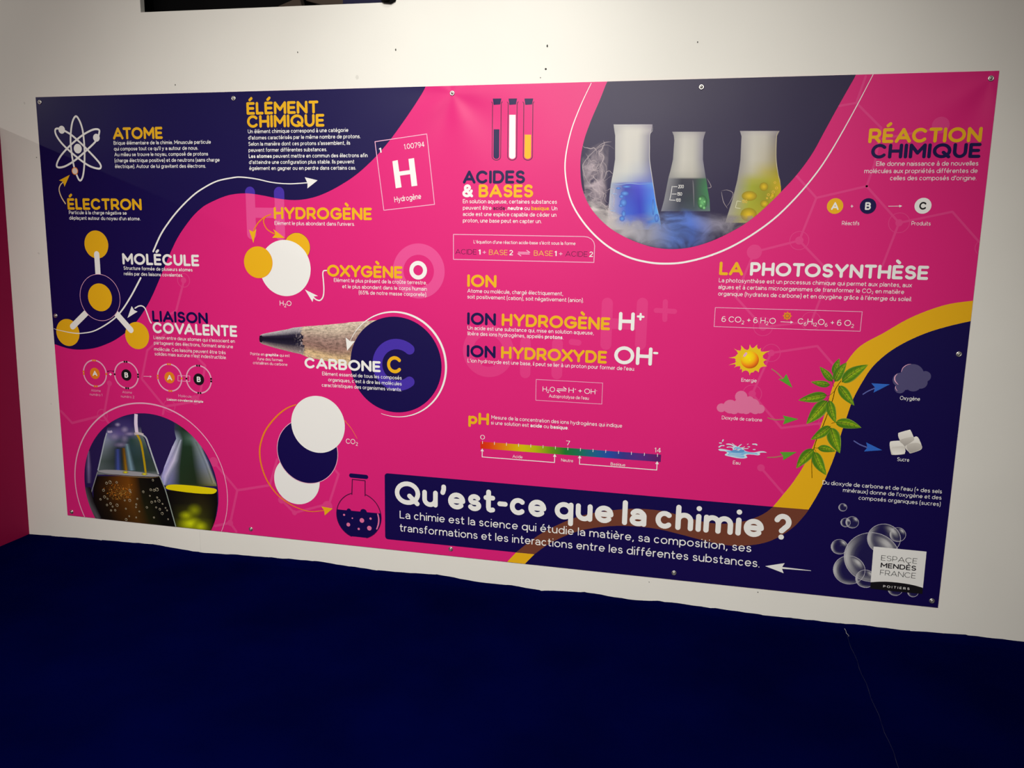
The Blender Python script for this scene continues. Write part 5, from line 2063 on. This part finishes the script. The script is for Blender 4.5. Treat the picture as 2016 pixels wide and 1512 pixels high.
F1R = [(393, 404, 690, [g(180, 178, 182), g(196, 194, 196), g(188, 184, 190), g(150, 142, 160)]), (440, 410, 682, [g(178, 176, 180), SM, SM, g(170, 164, 176)]),
       (475, 416, 668, [g(190, 188, 190), SM, SM, g(150, 146, 164)]), (650, 415, 668, [g(186, 186, 188), SM, g(206, 206, 206), g(130, 130, 156)]),
       (740, 402, 678, [g(196, 196, 198), g(208, 210, 208), g(190, 194, 206), g(112, 116, 160)]), (812, 388, 690, [g(196, 198, 200), g(176, 186, 204), g(136, 146, 206), g(92, 104, 176)]),
       (828, 385, 692, [g(170, 180, 196), g(66, 76, 172), g(72, 82, 198), g(84, 140, 214)]), (870, 379, 699, [g(170, 180, 200), g(52, 62, 160), g(58, 62, 188), g(72, 120, 214)]),
       (960, 371, 714, [g(186, 190, 204), g(54, 84, 190), g(44, 50, 178), g(64, 130, 224)]), (1050, 362, 736, [g(186, 186, 196), g(58, 96, 196), g(42, 54, 182), g(84, 160, 226)]),
       (1110, 357, 748, [g(188, 186, 192), g(120, 138, 196), g(48, 62, 172), g(86, 150, 216)]), (1165, 352, 756, [g(192, 188, 190), g(170, 172, 190), g(110, 126, 190), g(120, 150, 200)])]
F2R = [(447, 834, 1080, [g(150, 146, 154), g(184, 182, 182), g(176, 172, 176), g(140, 134, 148)]), (475, 846, 1070, [g(160, 158, 162), g(196, 194, 192), g(190, 186, 186), g(140, 136, 150)]),
       (510, 850, 1061, [g(168, 166, 168), g(206, 204, 200), g(196, 194, 190), g(128, 124, 142)]), (650, 840, 1060, [g(160, 160, 162), g(208, 206, 200), g(198, 196, 190), g(120, 118, 136)]),
       (730, 822, 1072, [g(160, 160, 160), g(200, 198, 192), g(192, 190, 184), g(116, 116, 128)]), (780, 808, 1080, [g(150, 150, 152), g(176, 176, 172), g(180, 178, 172), g(96, 100, 110)]),
       (794, 805, 1084, [g(120, 122, 130), g(44, 46, 62), g(50, 50, 66), g(48, 100, 70)]), (870, 790, 1094, [g(130, 130, 140), g(40, 42, 62), g(44, 46, 62), g(50, 120, 74)]),
       (950, 774, 1108, [g(120, 122, 132), g(40, 44, 64), g(46, 60, 66), g(60, 116, 78)]), (1030, 752, 1112, [g(112, 114, 130), g(60, 66, 84), g(60, 72, 86), g(90, 110, 110)])]
F3R = [(441, 1331, 1622, [g(166, 160, 168), g(196, 192, 192), g(190, 184, 186), g(150, 142, 150)]), (480, 1343, 1603, [g(176, 172, 174), g(206, 203, 196), g(200, 196, 188), g(140, 132, 136)]),
       (655, 1335, 1596, [g(160, 156, 158), g(206, 203, 192), g(196, 190, 172), g(140, 130, 100)]), (740, 1322, 1606, [g(160, 156, 158), g(196, 192, 170), g(172, 162, 92), g(150, 138, 40)]),
       (800, 1312, 1626, [g(164, 160, 150), g(160, 160, 70), g(160, 158, 50), g(168, 150, 24)]), (850, 1300, 1631, [g(160, 158, 150), g(150, 156, 46), g(138, 140, 36), g(190, 160, 20)]),
       (950, 1275, 1642, [g(164, 160, 150), g(156, 160, 44), g(140, 138, 30), g(180, 150, 20)]), (1060, 1240, 1650, [g(170, 166, 156), g(158, 158, 46), g(168, 156, 34), g(170, 140, 24)]),
       (1115, 1224, 1650, [g(170, 166, 160), g(160, 156, 70), g(160, 146, 50), g(140, 120, 40)])]


def blob(pr_, zf, x, y, rx_, ry_, c0, c1, m=None, n_=28, rot=0):
    """Disc shaded from the centre colour c0 to the rim colour c1."""
    V_, co, F_1 = [P(*zf(x, y))], [c0], []
    for j in (1, 2, 3):
        for i in range(n_):
            a = 2 * pi * i / n_
            dx_, dy_ = rx_ * j / 3 * cos(a), ry_ * j / 3 * sin(a)
            V_.append(P(*zf(x + dx_ * cos(rot) - dy_ * sin(rot), y + dx_ * sin(rot) + dy_ * cos(rot))))
            co.append(mixc(c0, c1, (j / 3) ** 1.3))
    F_1 += [(0, 1 + i, 1 + (i + 1) % n_) for i in range(n_)]
    for j in (0, 1):
        F_1 += [(1 + j * n_ + i, 1 + (j + 1) * n_ + i, 1 + (j + 1) * n_ + (i + 1) % n_, 1 + j * n_ + (i + 1) % n_) for i in range(n_)]
    pr_.add(V_, F_1, m or PHOTO, co)


def ink_curve(pr_, zf, P_, w, c, m=None, k=1.0):
    """Soft coloured stroke (vertex coloured, may be transparent) in view coordinates."""
    q_ = smooth([(*P(*zf(x, y)),) for x, y in P_], 6)
    sc1 = scale_at(*zf(*P_[0]))
    n_ = len(q_)
    pr_.line(q_, [max(w * sc1 * (sin(pi * (i + .6) / (n_ + .2)) if k else 1), 2e-5) for i in range(n_)], m or SHEER, 0, c)


pr = Print(5)
pr.clip = CL2
rows_patch(pr, Z4, F1R)
pr.layer()
for x, y, a, b in ((486, 900, 30, 18), (462, 922, 18, 14), (476, 968, 26, 30), (458, 990, 16, 12), (478, 1050, 16, 26), (466, 1085, 20, 20), (500, 850, 34, 9), (440, 862, 18, 8), (694, 1000, 9, 60), (720, 1080, 16, 30)):
    blob(pr, Z4, x, y, a, b, col(96, 156, 232), col(74, 110, 214, .6), SHEER)
    pr.layer()
for q in ([(404, 398), (470, 404), (520, 400), (600, 396), (688, 398)], [(690, 400), (688, 440), (670, 470), (668, 560), (668, 650), (680, 740), (694, 830), (718, 980), (745, 1090)]):
    ink_curve(pr, Z4, q, 1.6, col(210, 208, 214, .8))
for q in ([(400, 830), (440, 836), (520, 826), (600, 832), (690, 826)], [(392, 900), (430, 905)], [(378, 1025), (420, 1030)]):
    ink_curve(pr, Z4, q, 1.4, col(150, 180, 230, .9))
pr.build('blue_flask', fp_, 'flask with blue liquid and white smoke')
pr = Print(5)
pr.clip = CL2
rows_patch(pr, Z4, F2R)
pr.layer()
blob(pr, Z4, 1055, 965, 36, 52, col(110, 190, 120), col(50, 110, 70, .5), SHEER)
pr.layer()
for x, y in ((1040, 940), (1070, 960), (1045, 990), (1068, 1005)):
    blob(pr, Z4, x, y, 12, 14, col(150, 220, 150), col(80, 160, 96, .5), SHEER)
for q in ([(840, 850), (872, 850)], [(832, 904), (866, 904)], [(820, 948), (858, 950)], [(834, 846), (826, 900), (815, 950)]):
    ink_curve(pr, Z4, q, 1.2, col(220, 220, 224), None, 0)
ink_curve(pr, Z4, [(985, 800), (990, 860), (994, 1000)], 2.2, col(120, 120, 130, .8))
pr.layer()
text(pr, '200', *[Z4(878, 860)[0], Z4(918, 860)[0], Z4(878, 862)[1]], .0135, .16, WHITE)
text(pr, '150', *[Z4(870, 915)[0], Z4(906, 915)[0], Z4(870, 916)[1]], .0130, .16, WHITE)
text(pr, '100', *[Z4(862, 960)[0], Z4(896, 960)[0], Z4(862, 961)[1]], .0130, .16, WHITE)
pr.build('clear_flask', fp_, 'flask with dark greenish liquid and a measuring scale')
pr = Print(5)
pr.clip = CL2
rows_patch(pr, Z4, F3R)
pr.layer()
for x, y, a, b in ((1507, 850, 32, 32), (1400, 918, 56, 36), (1512, 976, 32, 28), (1395, 1055, 60, 50), (1570, 915, 18, 24)):
    blob(pr, Z4, x, y, a, b, col(226, 190, 30), col(170, 150, 30, .7), SHEER)
    pr.layer()
for x, y, a in ((1540, 910, 8), (1560, 930, 6), (1575, 890, 9), (1530, 935, 5), (1600, 860, 8), (1588, 820, 7)):
    c, r = circ(*Z4(x, y), a / 3.733)
    pr.ring(c, r, 1.0 * scale_at(1500, 380), GOLD, 14)
ink_curve(pr, Z4, [(1622, 440), (1600, 480), (1596, 640), (1612, 760), (1632, 850)], 1.8, col(210, 200, 170, .7))
for q in ([(1310, 955), (1340, 960)], [(1300, 1005), (1335, 1010)], [(1310, 955), (1298, 1005)]):
    ink_curve(pr, Z4, q, 1.0, col(220, 220, 190), None, 0)
pr.layer()
text(pr, '150', *[Z4(1346, 970)[0], Z4(1384, 970)[0], Z4(1346, 971)[1]], .0130, .15, GOLD)
pr.build('yellow_flask', fp_, 'flask with yellow bubbling liquid')
# smoke pooling below the flasks
pr = Print(8)
pr.clip = CL2
fogc = lambda s_, t_: (*ramp([(0, g(236, 228, 228)), (.20, g(228, 220, 222)), (.42, g(182, 184, 206)), (.55, g(100, 130, 206)), (.66, g(90, 124, 216)), (.78, g(150, 148, 178)), (1, g(186, 174, 166))], s_)[:3],
                       ramp([(0, (0,)), (.22, (.75,)), (.55, (.95,)), (.8, (.8,)), (1, (.25,))], t_)[0] * (1 if s_ > .04 else s_ / .04))
strip(pr, [Z4(*p) for p in ((150, 860), (230, 930), (330, 960), (470, 1060), (600, 1040), (760, 1020), (900, 1000), (1100, 1030), (1240, 1050), (1420, 1060))],
      [Z4(*p) for p in ((190, 1010), (290, 1130), (430, 1230), (560, 1280), (700, 1310), (830, 1320), (960, 1310), (1120, 1262), (1300, 1180), (1440, 1090))], fogc, 50, 12, WISP)
pr.layer()
strip(pr, [Z4(*p) for p in ((165, 960), (300, 1010), (450, 1090), (620, 1110), (800, 1100), (1000, 1100), (1250, 1120))],
      [Z4(*p) for p in ((215, 1030), (330, 1160), (450, 1235), (580, 1275), (760, 1300), (960, 1290), (1230, 1210))],
      lambda s_, t_: (*fogc(s_ * .85, t_)[:3], .55 * sin(pi * min(max(t_, 0), 1)) * (.3 + .7 * sin(pi * min(s_ + .08, 1)))), 50, 12, SHEER)
pr.build('pooling_smoke', fp_, 'white and blue smoke under the flasks')
pr = Print(9)
pr.clip = CL2
rs = random.Random(11)
strip(pr, [Z4(*p) for p in ((165, 640), (230, 560), (300, 520), (400, 500))], [Z4(*p) for p in ((200, 960), (260, 1010), (320, 1010), (370, 980))],
      lambda s_, t_: (*col(206, 190, 202)[:3], .75 * sin(pi * t_) ** .5 * (sin(pi * min(s_ + .1, 1)) ** .5)), 24, 24, WISP)
pr.layer()
for k in range(42):
    x, y = rs.uniform(185, 390), rs.uniform(600, 1000)
    a = rs.uniform(0, 6.28)
    q = []
    for i in range(7):
        q.append((x, y))
        a += rs.uniform(-1.1, 1.3)
        x += 24 * cos(a)
        y += 26 * sin(a)
        x = min(max(x, 176), 408)
    ink_curve(pr, Z4, q, rs.uniform(.6, 2.0), col(230, 214, 222, rs.uniform(.14, .45)))
for q in ([(410, 575), (360, 545), (300, 560), (230, 620), (180, 690), (190, 760), (230, 830), (300, 850)], [(390, 520), (330, 530), (260, 580)], [(200, 850), (260, 880), (330, 900), (300, 980)],
          [(1195, 880), (1240, 875), (1280, 900), (1260, 960), (1230, 1000)], [(1195, 885), (1210, 960), (1240, 1010)], [(1090, 790), (1120, 850), (1090, 860)]):
    ink_curve(pr, Z4, q, 1.3, col(214, 200, 208, .45))
pr.build('curling_smoke', fp_, 'thin curls of smoke left of the blue flask')
pr = Print(4)
RG2 = [(1164.3, 164), (1142.9, 209.6), (1124, 260.5), (1113.4, 314), (1114.7, 354.3), (1124, 394.5), (1142.9, 429.3), (1169.6, 461.5), (1201.8, 488.2), (1239.3, 507), (1276.8, 516.4), (1309, 519),
       (1346.4, 516.4), (1394.7, 504.3), (1440.2, 485.6), (1485.7, 458.8), (1528.6, 426.6), (1571.5, 383.8), (1609, 338.2), (1637, 296), (1664.8, 247.9), (1691, 199.8), (1718.5, 147)]
nn = len(RG2) - 1
curve(pr, [(x, y, 1.2 + 2.6 * sin(pi * i / nn) ** .8) for i, (x, y) in enumerate(RG2)], WHITE, 6, 3)
pr.build('photo_ring', banner, 'white curved line round the flask photograph')

# ------------------------------------------------------------------ printed photograph of beakers
bp_ = group_part('beaker_photograph', 'round printed photograph of two beakers at the lower left')
rr1 = (P(431.5, 985)[0] - P(167.6, 945)[0]) / 2
cc1 = ((P(431.5, 985)[0] + P(167.6, 945)[0]) / 2, P(299, 814.3)[1] - rr1)


def CL1(u, v):
    dx_, dy_ = u - cc1[0], v - cc1[1]
    l_ = hypot(dx_, dy_)
    if l_ > rr1:
        return cc1[0] + dx_ * rr1 / l_, cc1[1] + dy_ * rr1 / l_
    return u, v


h = lambda r_1, g_1, b_1, a=1.0: col(r_1, g_1, b_1, a, 1.75)
pr = Print(3)
pr.disc(cc1, rr1, ink('photo_night', (0.020, 0.012, 0.085)), 120)
pr.build('photo_background', bp_, 'dark indigo background')
pr = Print(4)
pr.clip = CL1
NG, BLK = h(18, 28, 26), h(6, 5, 6)
IND = h(26, 18, 66)
# rear beaker
rows_patch(pr, ZC, [(170, 1130, 1300, [IND, h(24, 40, 34), NG, NG]), (330, 1130, 1310, [h(40, 40, 60), h(26, 44, 36), NG, NG]), (420, 1150, 1350, [h(120, 130, 150), h(30, 50, 40), h(60, 84, 74), h(90, 100, 110)]),
                    (500, 1110, 1400, [h(160, 158, 190), h(22, 40, 28), h(24, 42, 28), h(120, 132, 140)]), (700, 1030, 1480, [h(150, 146, 190), h(24, 40, 26), h(22, 36, 22), h(110, 118, 140)]),
                    (860, 990, 1545, [h(120, 120, 180), h(26, 40, 24), h(24, 34, 20), h(110, 110, 90)]), (890, 1050, 1552, [h(60, 60, 40), h(40, 48, 20), h(40, 44, 18), h(90, 90, 40)])])
pr.layer()
rows_patch(pr, ZC, [(430, 1175, 1215, [h(40, 50, 60, 0), h(150, 160, 176, .8), h(60, 80, 80, 0)]), (640, 1075, 1170, [h(150, 146, 190, .2), h(172, 166, 206, .95), h(120, 130, 150, .2)]),
                    (790, 990, 1100, [h(150, 146, 190, .2), h(165, 160, 204, .95), h(110, 120, 140, .1)]), (880, 1000, 1060, [h(110, 110, 170, .2), h(140, 140, 186, .9), h(90, 100, 90, .1)])], 10, 5, SHEER)
rows_patch(pr, ZC, [(450, 1330, 1390, [h(40, 60, 50, 0), h(110, 124, 124, .7), h(40, 50, 60, 0)]), (650, 1420, 1480, [h(40, 60, 50, 0), h(130, 138, 160, .8), h(60, 60, 110, .1)]),
                    (860, 1500, 1550, [h(60, 70, 30, .1), h(140, 136, 110, .8), h(60, 60, 80, .1)])], 8, 5, SHEER)
pr.layer()
rows_patch(pr, ZC, [(930, 1050, 1552, [BLK, h(14, 12, 8), h(18, 14, 6), BLK]), (1060, 1080, 1560, [BLK, h(20, 18, 10), h(30, 26, 10), BLK]), (1200, 1110, 1540, [BLK, h(52, 52, 12), h(42, 42, 12), BLK]),
                    (1330, 1130, 1520, [BLK, h(120, 124, 16), h(96, 100, 14), BLK])])
pr.layer()
for x, y, a, b, al in ((1290, 1260, 140, 90, .9), (1250, 1180, 90, 60, .6), (1390, 1290, 90, 70, .7), (1330, 1130, 90, 80, .35)):
    blob(pr, ZC, x, y, a, b, h(176, 184, 14, al), h(90, 96, 10, 0), SHEER)
    pr.layer()
surf = [(1045, 902), (1075, 878), (1160, 874), (1300, 884), (1440, 900), (1530, 914), (1552, 935), (1520, 964), (1430, 966), (1300, 956), (1160, 938), (1070, 922)]
pr.poly(smooth([CL1(*P(*ZC(*p))) for p in surf], 4, True), ink('acid_yellow', (0.80, 0.66, 0.003)))
pr.build('rear_beaker', bp_, 'blurred beaker with a bright yellow surface')
# front beaker
pr = Print(7)
pr.clip = CL1
rows_patch(pr, ZC, [(176, 470, 800, [h(30, 22, 60), IND, IND, h(26, 20, 60)]), (300, 470, 800, [h(20, 16, 48), h(52, 44, 92), h(48, 40, 88), h(26, 20, 60)]),
                    (375, 452, 812, [h(90, 90, 130), h(80, 70, 120), h(60, 58, 96), h(90, 96, 100)]), (430, 436, 838, [h(110, 118, 140), h(60, 66, 90), h(30, 52, 50), h(70, 84, 80)]),
                    (520, 418, 870, [h(90, 100, 110), h(22, 32, 36), h(34, 54, 60), h(44, 60, 58)]), (640, 396, 918, [h(60, 72, 72), h(24, 34, 36), h(30, 48, 46), h(38, 50, 48)]),
                    (738, 374, 968, [h(70, 80, 84), h(40, 50, 54), h(36, 54, 50), h(44, 52, 50)]), (775, 368, 985, [h(90, 94, 100), h(90, 96, 104), h(80, 90, 92), h(90, 96, 98)])], 18)
pr.layer()
rows_patch(pr, ZC, [(520, 530, 610, [h(40, 50, 80, 0), h(52, 64, 130, .8), h(40, 50, 80, 0)]), (735, 530, 620, [h(40, 50, 80, 0), h(56, 70, 140, .9), h(40, 50, 80, 0)])], 8, 5, SHEER)
rows_patch(pr, ZC, [(510, 600, 660, [h(60, 40, 10, 0), h(100, 66, 10, .8), h(60, 40, 10, 0)]), (735, 620, 690, [h(60, 40, 10, 0), h(140, 100, 10, .9), h(60, 40, 10, 0)])], 8, 5, SHEER)
rows_patch(pr, ZC, [(470, 630, 690, [h(80, 110, 120, 0), h(96, 126, 136, .9), h(60, 80, 90, 0)]), (735, 660, 760, [h(80, 110, 120, 0), h(104, 130, 150, .9), h(60, 80, 90, 0)])], 8, 5, SHEER)
pr.layer()
for q, w, c in (([(752, 175), (750, 260), (756, 330), (762, 372)], 7, h(184, 172, 196, .95)), ([(745, 360), (775, 400), (800, 460), (820, 560), (838, 680), (848, 760)], 4.2, h(150, 124, 10, .9)),
                ([(800, 372), (850, 410), (880, 490), (920, 610), (975, 770)], 3, h(150, 156, 164, .9)), ([(462, 365), (440, 440), (405, 600), (374, 735)], 2.4, h(140, 148, 160, .9)),
                ([(470, 350), (500, 352), (515, 345)], 4, h(160, 150, 180, .8)), ([(735, 372), (780, 368), (825, 380)], 4.5, h(176, 166, 170, .8))):
    ink_curve(pr, ZC, q, w, c, None, 0)
    pr.layer()
for x, y, a, b, al in ((570, 280, 36, 26, .75), (640, 330, 50, 44, .6), (690, 372, 70, 26, .6), (540, 400, 70, 50, .45), (600, 480, 90, 34, .4), (640, 420, 50, 60, .35)):
    blob(pr, ZC, x, y, a, b, h(150, 138, 176, al), h(90, 80, 130, 0), SHEER)
pr.build('front_beaker_glass', bp_, 'frosted upper glass of the front beaker')
pr = Print(11)
pr.clip = CL1
BR, BR2 = h(70, 38, 8), h(92, 52, 10)
rows_patch(pr, ZC, [(790, 366, 990, [BLK, h(34, 20, 6), BR, h(84, 46, 8), h(14, 12, 6), BLK, BLK]), (900, 330, 1028, [BLK, h(36, 20, 6), h(70, 38, 8), BR2, h(16, 14, 8), h(8, 8, 6), BLK]),
                    (1050, 330, 1080, [BLK, h(22, 14, 6), h(52, 28, 6), h(72, 42, 10), h(20, 20, 8), h(8, 8, 6), BLK]), (1200, 380, 1125, [BLK, h(18, 12, 6), h(46, 26, 6), h(60, 36, 10), h(22, 22, 8), h(8, 8, 6), BLK]),
                    (1300, 420, 1155, [BLK, h(18, 12, 6), h(40, 24, 6), h(56, 34, 10), h(22, 22, 8), h(8, 8, 6), BLK])], 24)
pr.layer()
pr.poly(smooth([P(*ZC(*p)) for p in ((375, 738), (440, 728), (560, 730), (700, 740), (850, 758), (975, 780), (960, 794), (850, 794), (700, 786), (540, 772), (420, 756))], 4, True), ink('meniscus', (0.34, 0.34, 0.38)))
pr.layer()
for x, y in ((648, 752), (836, 770)):
    blob(pr, ZC, x, y, 32, 16, h(210, 186, 8), h(120, 104, 8, .2), SHEER)
ink_curve(pr, ZC, [(430, 772), (600, 786), (760, 800), (900, 806), (985, 796)], 1.3, h(110, 90, 60, .9))
ink_curve(pr, ZC, [(985, 788), (1040, 920), (1090, 1090), (1146, 1290)], 2.0, h(120, 130, 124, .9), None, 0)
ink_curve(pr, ZC, [(372, 745), (340, 850), (310, 950)], 1.8, h(110, 112, 116, .9), None, 0)
pr.build('front_beaker_liquid', bp_, 'dark brown fizzing liquid of the front beaker')
pr = Print(14)
pr.clip = CL1
rb = random.Random(3)
for k in range(240):
    x, y = rb.gauss(580, 62), rb.gauss(950, 38)
    if 430 < x < 720 and 870 < y < 1035:
        c, r = circ(*ZC(x, y), rb.uniform(.35, .85))
        pr.disc(c, r, GOLDDIM if k % 3 else ORANGE, 6)
FZ = [(460, 860, 13), (495, 850, 16), (560, 852, 11), (430, 930, 13), (440, 996, 14), (690, 1030, 14), (565, 1078, 15), (500, 1062, 12), (465, 1076, 10), (505, 1130, 9), (546, 1128, 10), (520, 1092, 8),
      (652, 1113, 8), (755, 1070, 9), (752, 1098, 7), (785, 1140, 7), (754, 1200, 7), (655, 1220, 13), (685, 1188, 7), (824, 945, 11), (898, 925, 12), (932, 930, 13), (960, 922, 18), (920, 830, 10),
      (908, 1048, 12), (942, 1040, 9), (980, 1035, 15), (962, 1002, 9), (1012, 1160, 14), (988, 1118, 11), (952, 1100, 8), (860, 1100, 10), (930, 1200, 8), (1070, 1217, 7), (1015, 1065, 7), (1045, 1105, 7),
      (690, 930, 12), (700, 950, 8), (765, 1015, 8), (640, 1030, 8), (470, 1015, 8), (400, 1020, 10), (1060, 1130, 7), (890, 985, 7)]
for x, y, a in FZ:
    c, r = circ(*ZC(x, y), a / 5.04)
    pr.ring(c, r * .9, .7 * scale_at(260, 960), FIZZ, 16)
    c2 = (c[0] + r * .3, c[1] + r * .4)
    pr.disc(c2, r * .28, FIZZ, 8)
pr.build('fizz', bp_, 'small pale and orange bubbles')
pr = Print(14)
pr.clip = CL1
rows_patch(pr, ZC, [(540, 262, 300, [h(60, 50, 90, 0), h(110, 96, 140, .7), h(60, 50, 90, 0)]), (700, 248, 318, [h(60, 50, 90, 0), h(112, 98, 146, .8), h(60, 50, 90, 0)]),
                    (860, 256, 316, [h(60, 50, 90, 0), h(96, 84, 126, .6), h(60, 50, 90, 0)])], 8, 5, SHEER)
rows_patch(pr, ZC, [(900, 244, 300, [h(60, 60, 70, .6), h(30, 26, 40, .8), BLK]), (1050, 270, 340, [h(90, 90, 96, .8), h(50, 48, 52, .9), BLK]), (1200, 330, 410, [h(50, 50, 56, .8), h(70, 70, 76, .9), BLK]),
                    (1215, 335, 412, [h(50, 50, 56, .8), h(70, 70, 76, .9), BLK])], 8, 5, SHEER)
pr.build('side_glass', bp_, 'grey glass at the left edge of the beaker photograph')
pr = Print(3)
r_ring = (P(449.4, 990)[0] - P(148.8, 940)[0]) / 2
c_ring = ((P(449.4, 990)[0] + P(148.8, 940)[0]) / 2, P(299, 794.6)[1] - r_ring)
a_end = math.degrees(math.asin(max(-1, -c_ring[1] / r_ring)))
an = [a_end + (180 - 2 * a_end) * i / 120 for i in range(121)]
pr.line([(c_ring[0] + r_ring * cos(radians(a)), c_ring[1] + r_ring * sin(radians(a))) for a in an],
        [(1.0 + 1.6 * max(0, sin(radians(a - 20)) * .5 + .5) * (1 if a > 60 else .55)) * scale_at(299, 900) for a in an], PALEPINK, 3)
pr.build('photo_ring', banner, 'pale ring line round the beaker photograph')

# ------------------------------------------------------------------ bubbles and logo
bb = group_part('bubble_drawing', 'cluster of transparent bubbles on the navy field')


def bubble(x, y, ry, big=False):
    BUB[0] += 1
    pr_ = Print(4 + BUB[0] % 5)
    c_, r_1 = circ(*ZU(x, y), ry / 5.04)
    n_ = 64
    V_, co, F_1 = [], [], []
    rings_ = [.0, .45, .62, .74, .84, .92, 1.0]
    for j, f_1 in enumerate(rings_):
        for i in range(n_):
            a = 2 * pi * i / n_
            V_.append((c_[0] + r_1 * f_1 * cos(a), c_[1] + r_1 * f_1 * sin(a)))
            left = max(0, cos(a - radians(185))) ** 3        # bright crescent
            right = max(0, cos(a - radians(50))) ** 10
            low = max(0, cos(a - radians(265))) ** 8 * .5
            prof_ = [0, 0, .03, .16, .48, .62, .40][j]
            prof2 = [0, .04, .25, .62, .62, .18, .25][j]
            prof3 = [0, 0, 0, .05, .25, .6, .3][j]
            al = 1.1 * (prof_ * left + prof2 * right) + prof3 * low + (.06 if j == 6 else .01)
            co.append((.80, .80, .84, min(al, .9)))
    for j in range(len(rings_) - 1):
        for i in range(n_):
            F_1.append((j * n_ + i, j * n_ + (i + 1) % n_, (j + 1) * n_ + (i + 1) % n_, (j + 1) * n_ + i))
    pr_.add(V_, F_1, SHEER, co)
    pr_.layer()
    pr_.ring(c_, r_1, (.85 if big else .65) * scale_at(1700, 1100), PALEWHITE, 80)
    pr_.build('bubble', bb)


BUB = [0]
PALEWHITE = ink('pale_white', (0.58, 0.56, 0.64))
for x, y, ry in ((145, 495, 37), (172, 645, 43), (238, 643, 57), (110, 885, 73), (690, 765, 70), (665, 1305, 64), (840, 1336, 46)):
    bubble(x, y, ry)
for x, y, ry in ((430, 988, 243), (552, 805, 146), (208, 1115, 140), (370, 1202, 87)):
    bubble(x, y, ry, True)

lg = group_part('logo', 'white and black organisation logo at the lower right corner', 10)
pr = Print()
pr.poly(pts(ZU(450, 882), ZU(975, 933), ZU(938, 1300), ZU(420, 1245)), WHITE)
pr.build('logo_panel', lg)
pr = Print()
lowc = smooth(pts(ZU(421, 1236), ZU(520, 1230), ZU(620, 1233), ZU(740, 1246), ZU(850, 1266), ZU(938, 1291)), 6)
pr.poly(lowc + pts(ZU(934, 1352), ZU(640, 1325), ZU(416, 1298)), BLACK)
pr.build('logo_band', lg, 'black band under the white panel')
for word, xl, xr, yb, cp, w in (('ESPACE', 1733.8, 1804.6, 1102.2, .0215, .085), ('MEND\u00c8S', 1732.8, 1802.6, 1116.2, .0205, .18), ('FRANCE', 1731.6, 1801.6, 1131, .0222, .085)):
    pr = Print(12)
    text(pr, word, xl, xr, yb, cp, w, BLACK)
    pr.build('logo_word', lg)
pr = Print(12)
text(pr, [(c_ + ' ', dict(k=.7)) for c_ in 'POITIER'] + [('S', dict(k=.7))], 1738, 1789.7, 1155.2, .0135, .15, WHITE, caps=3)
pr.build('logo_word', lg, 'small spaced white word on the black band')
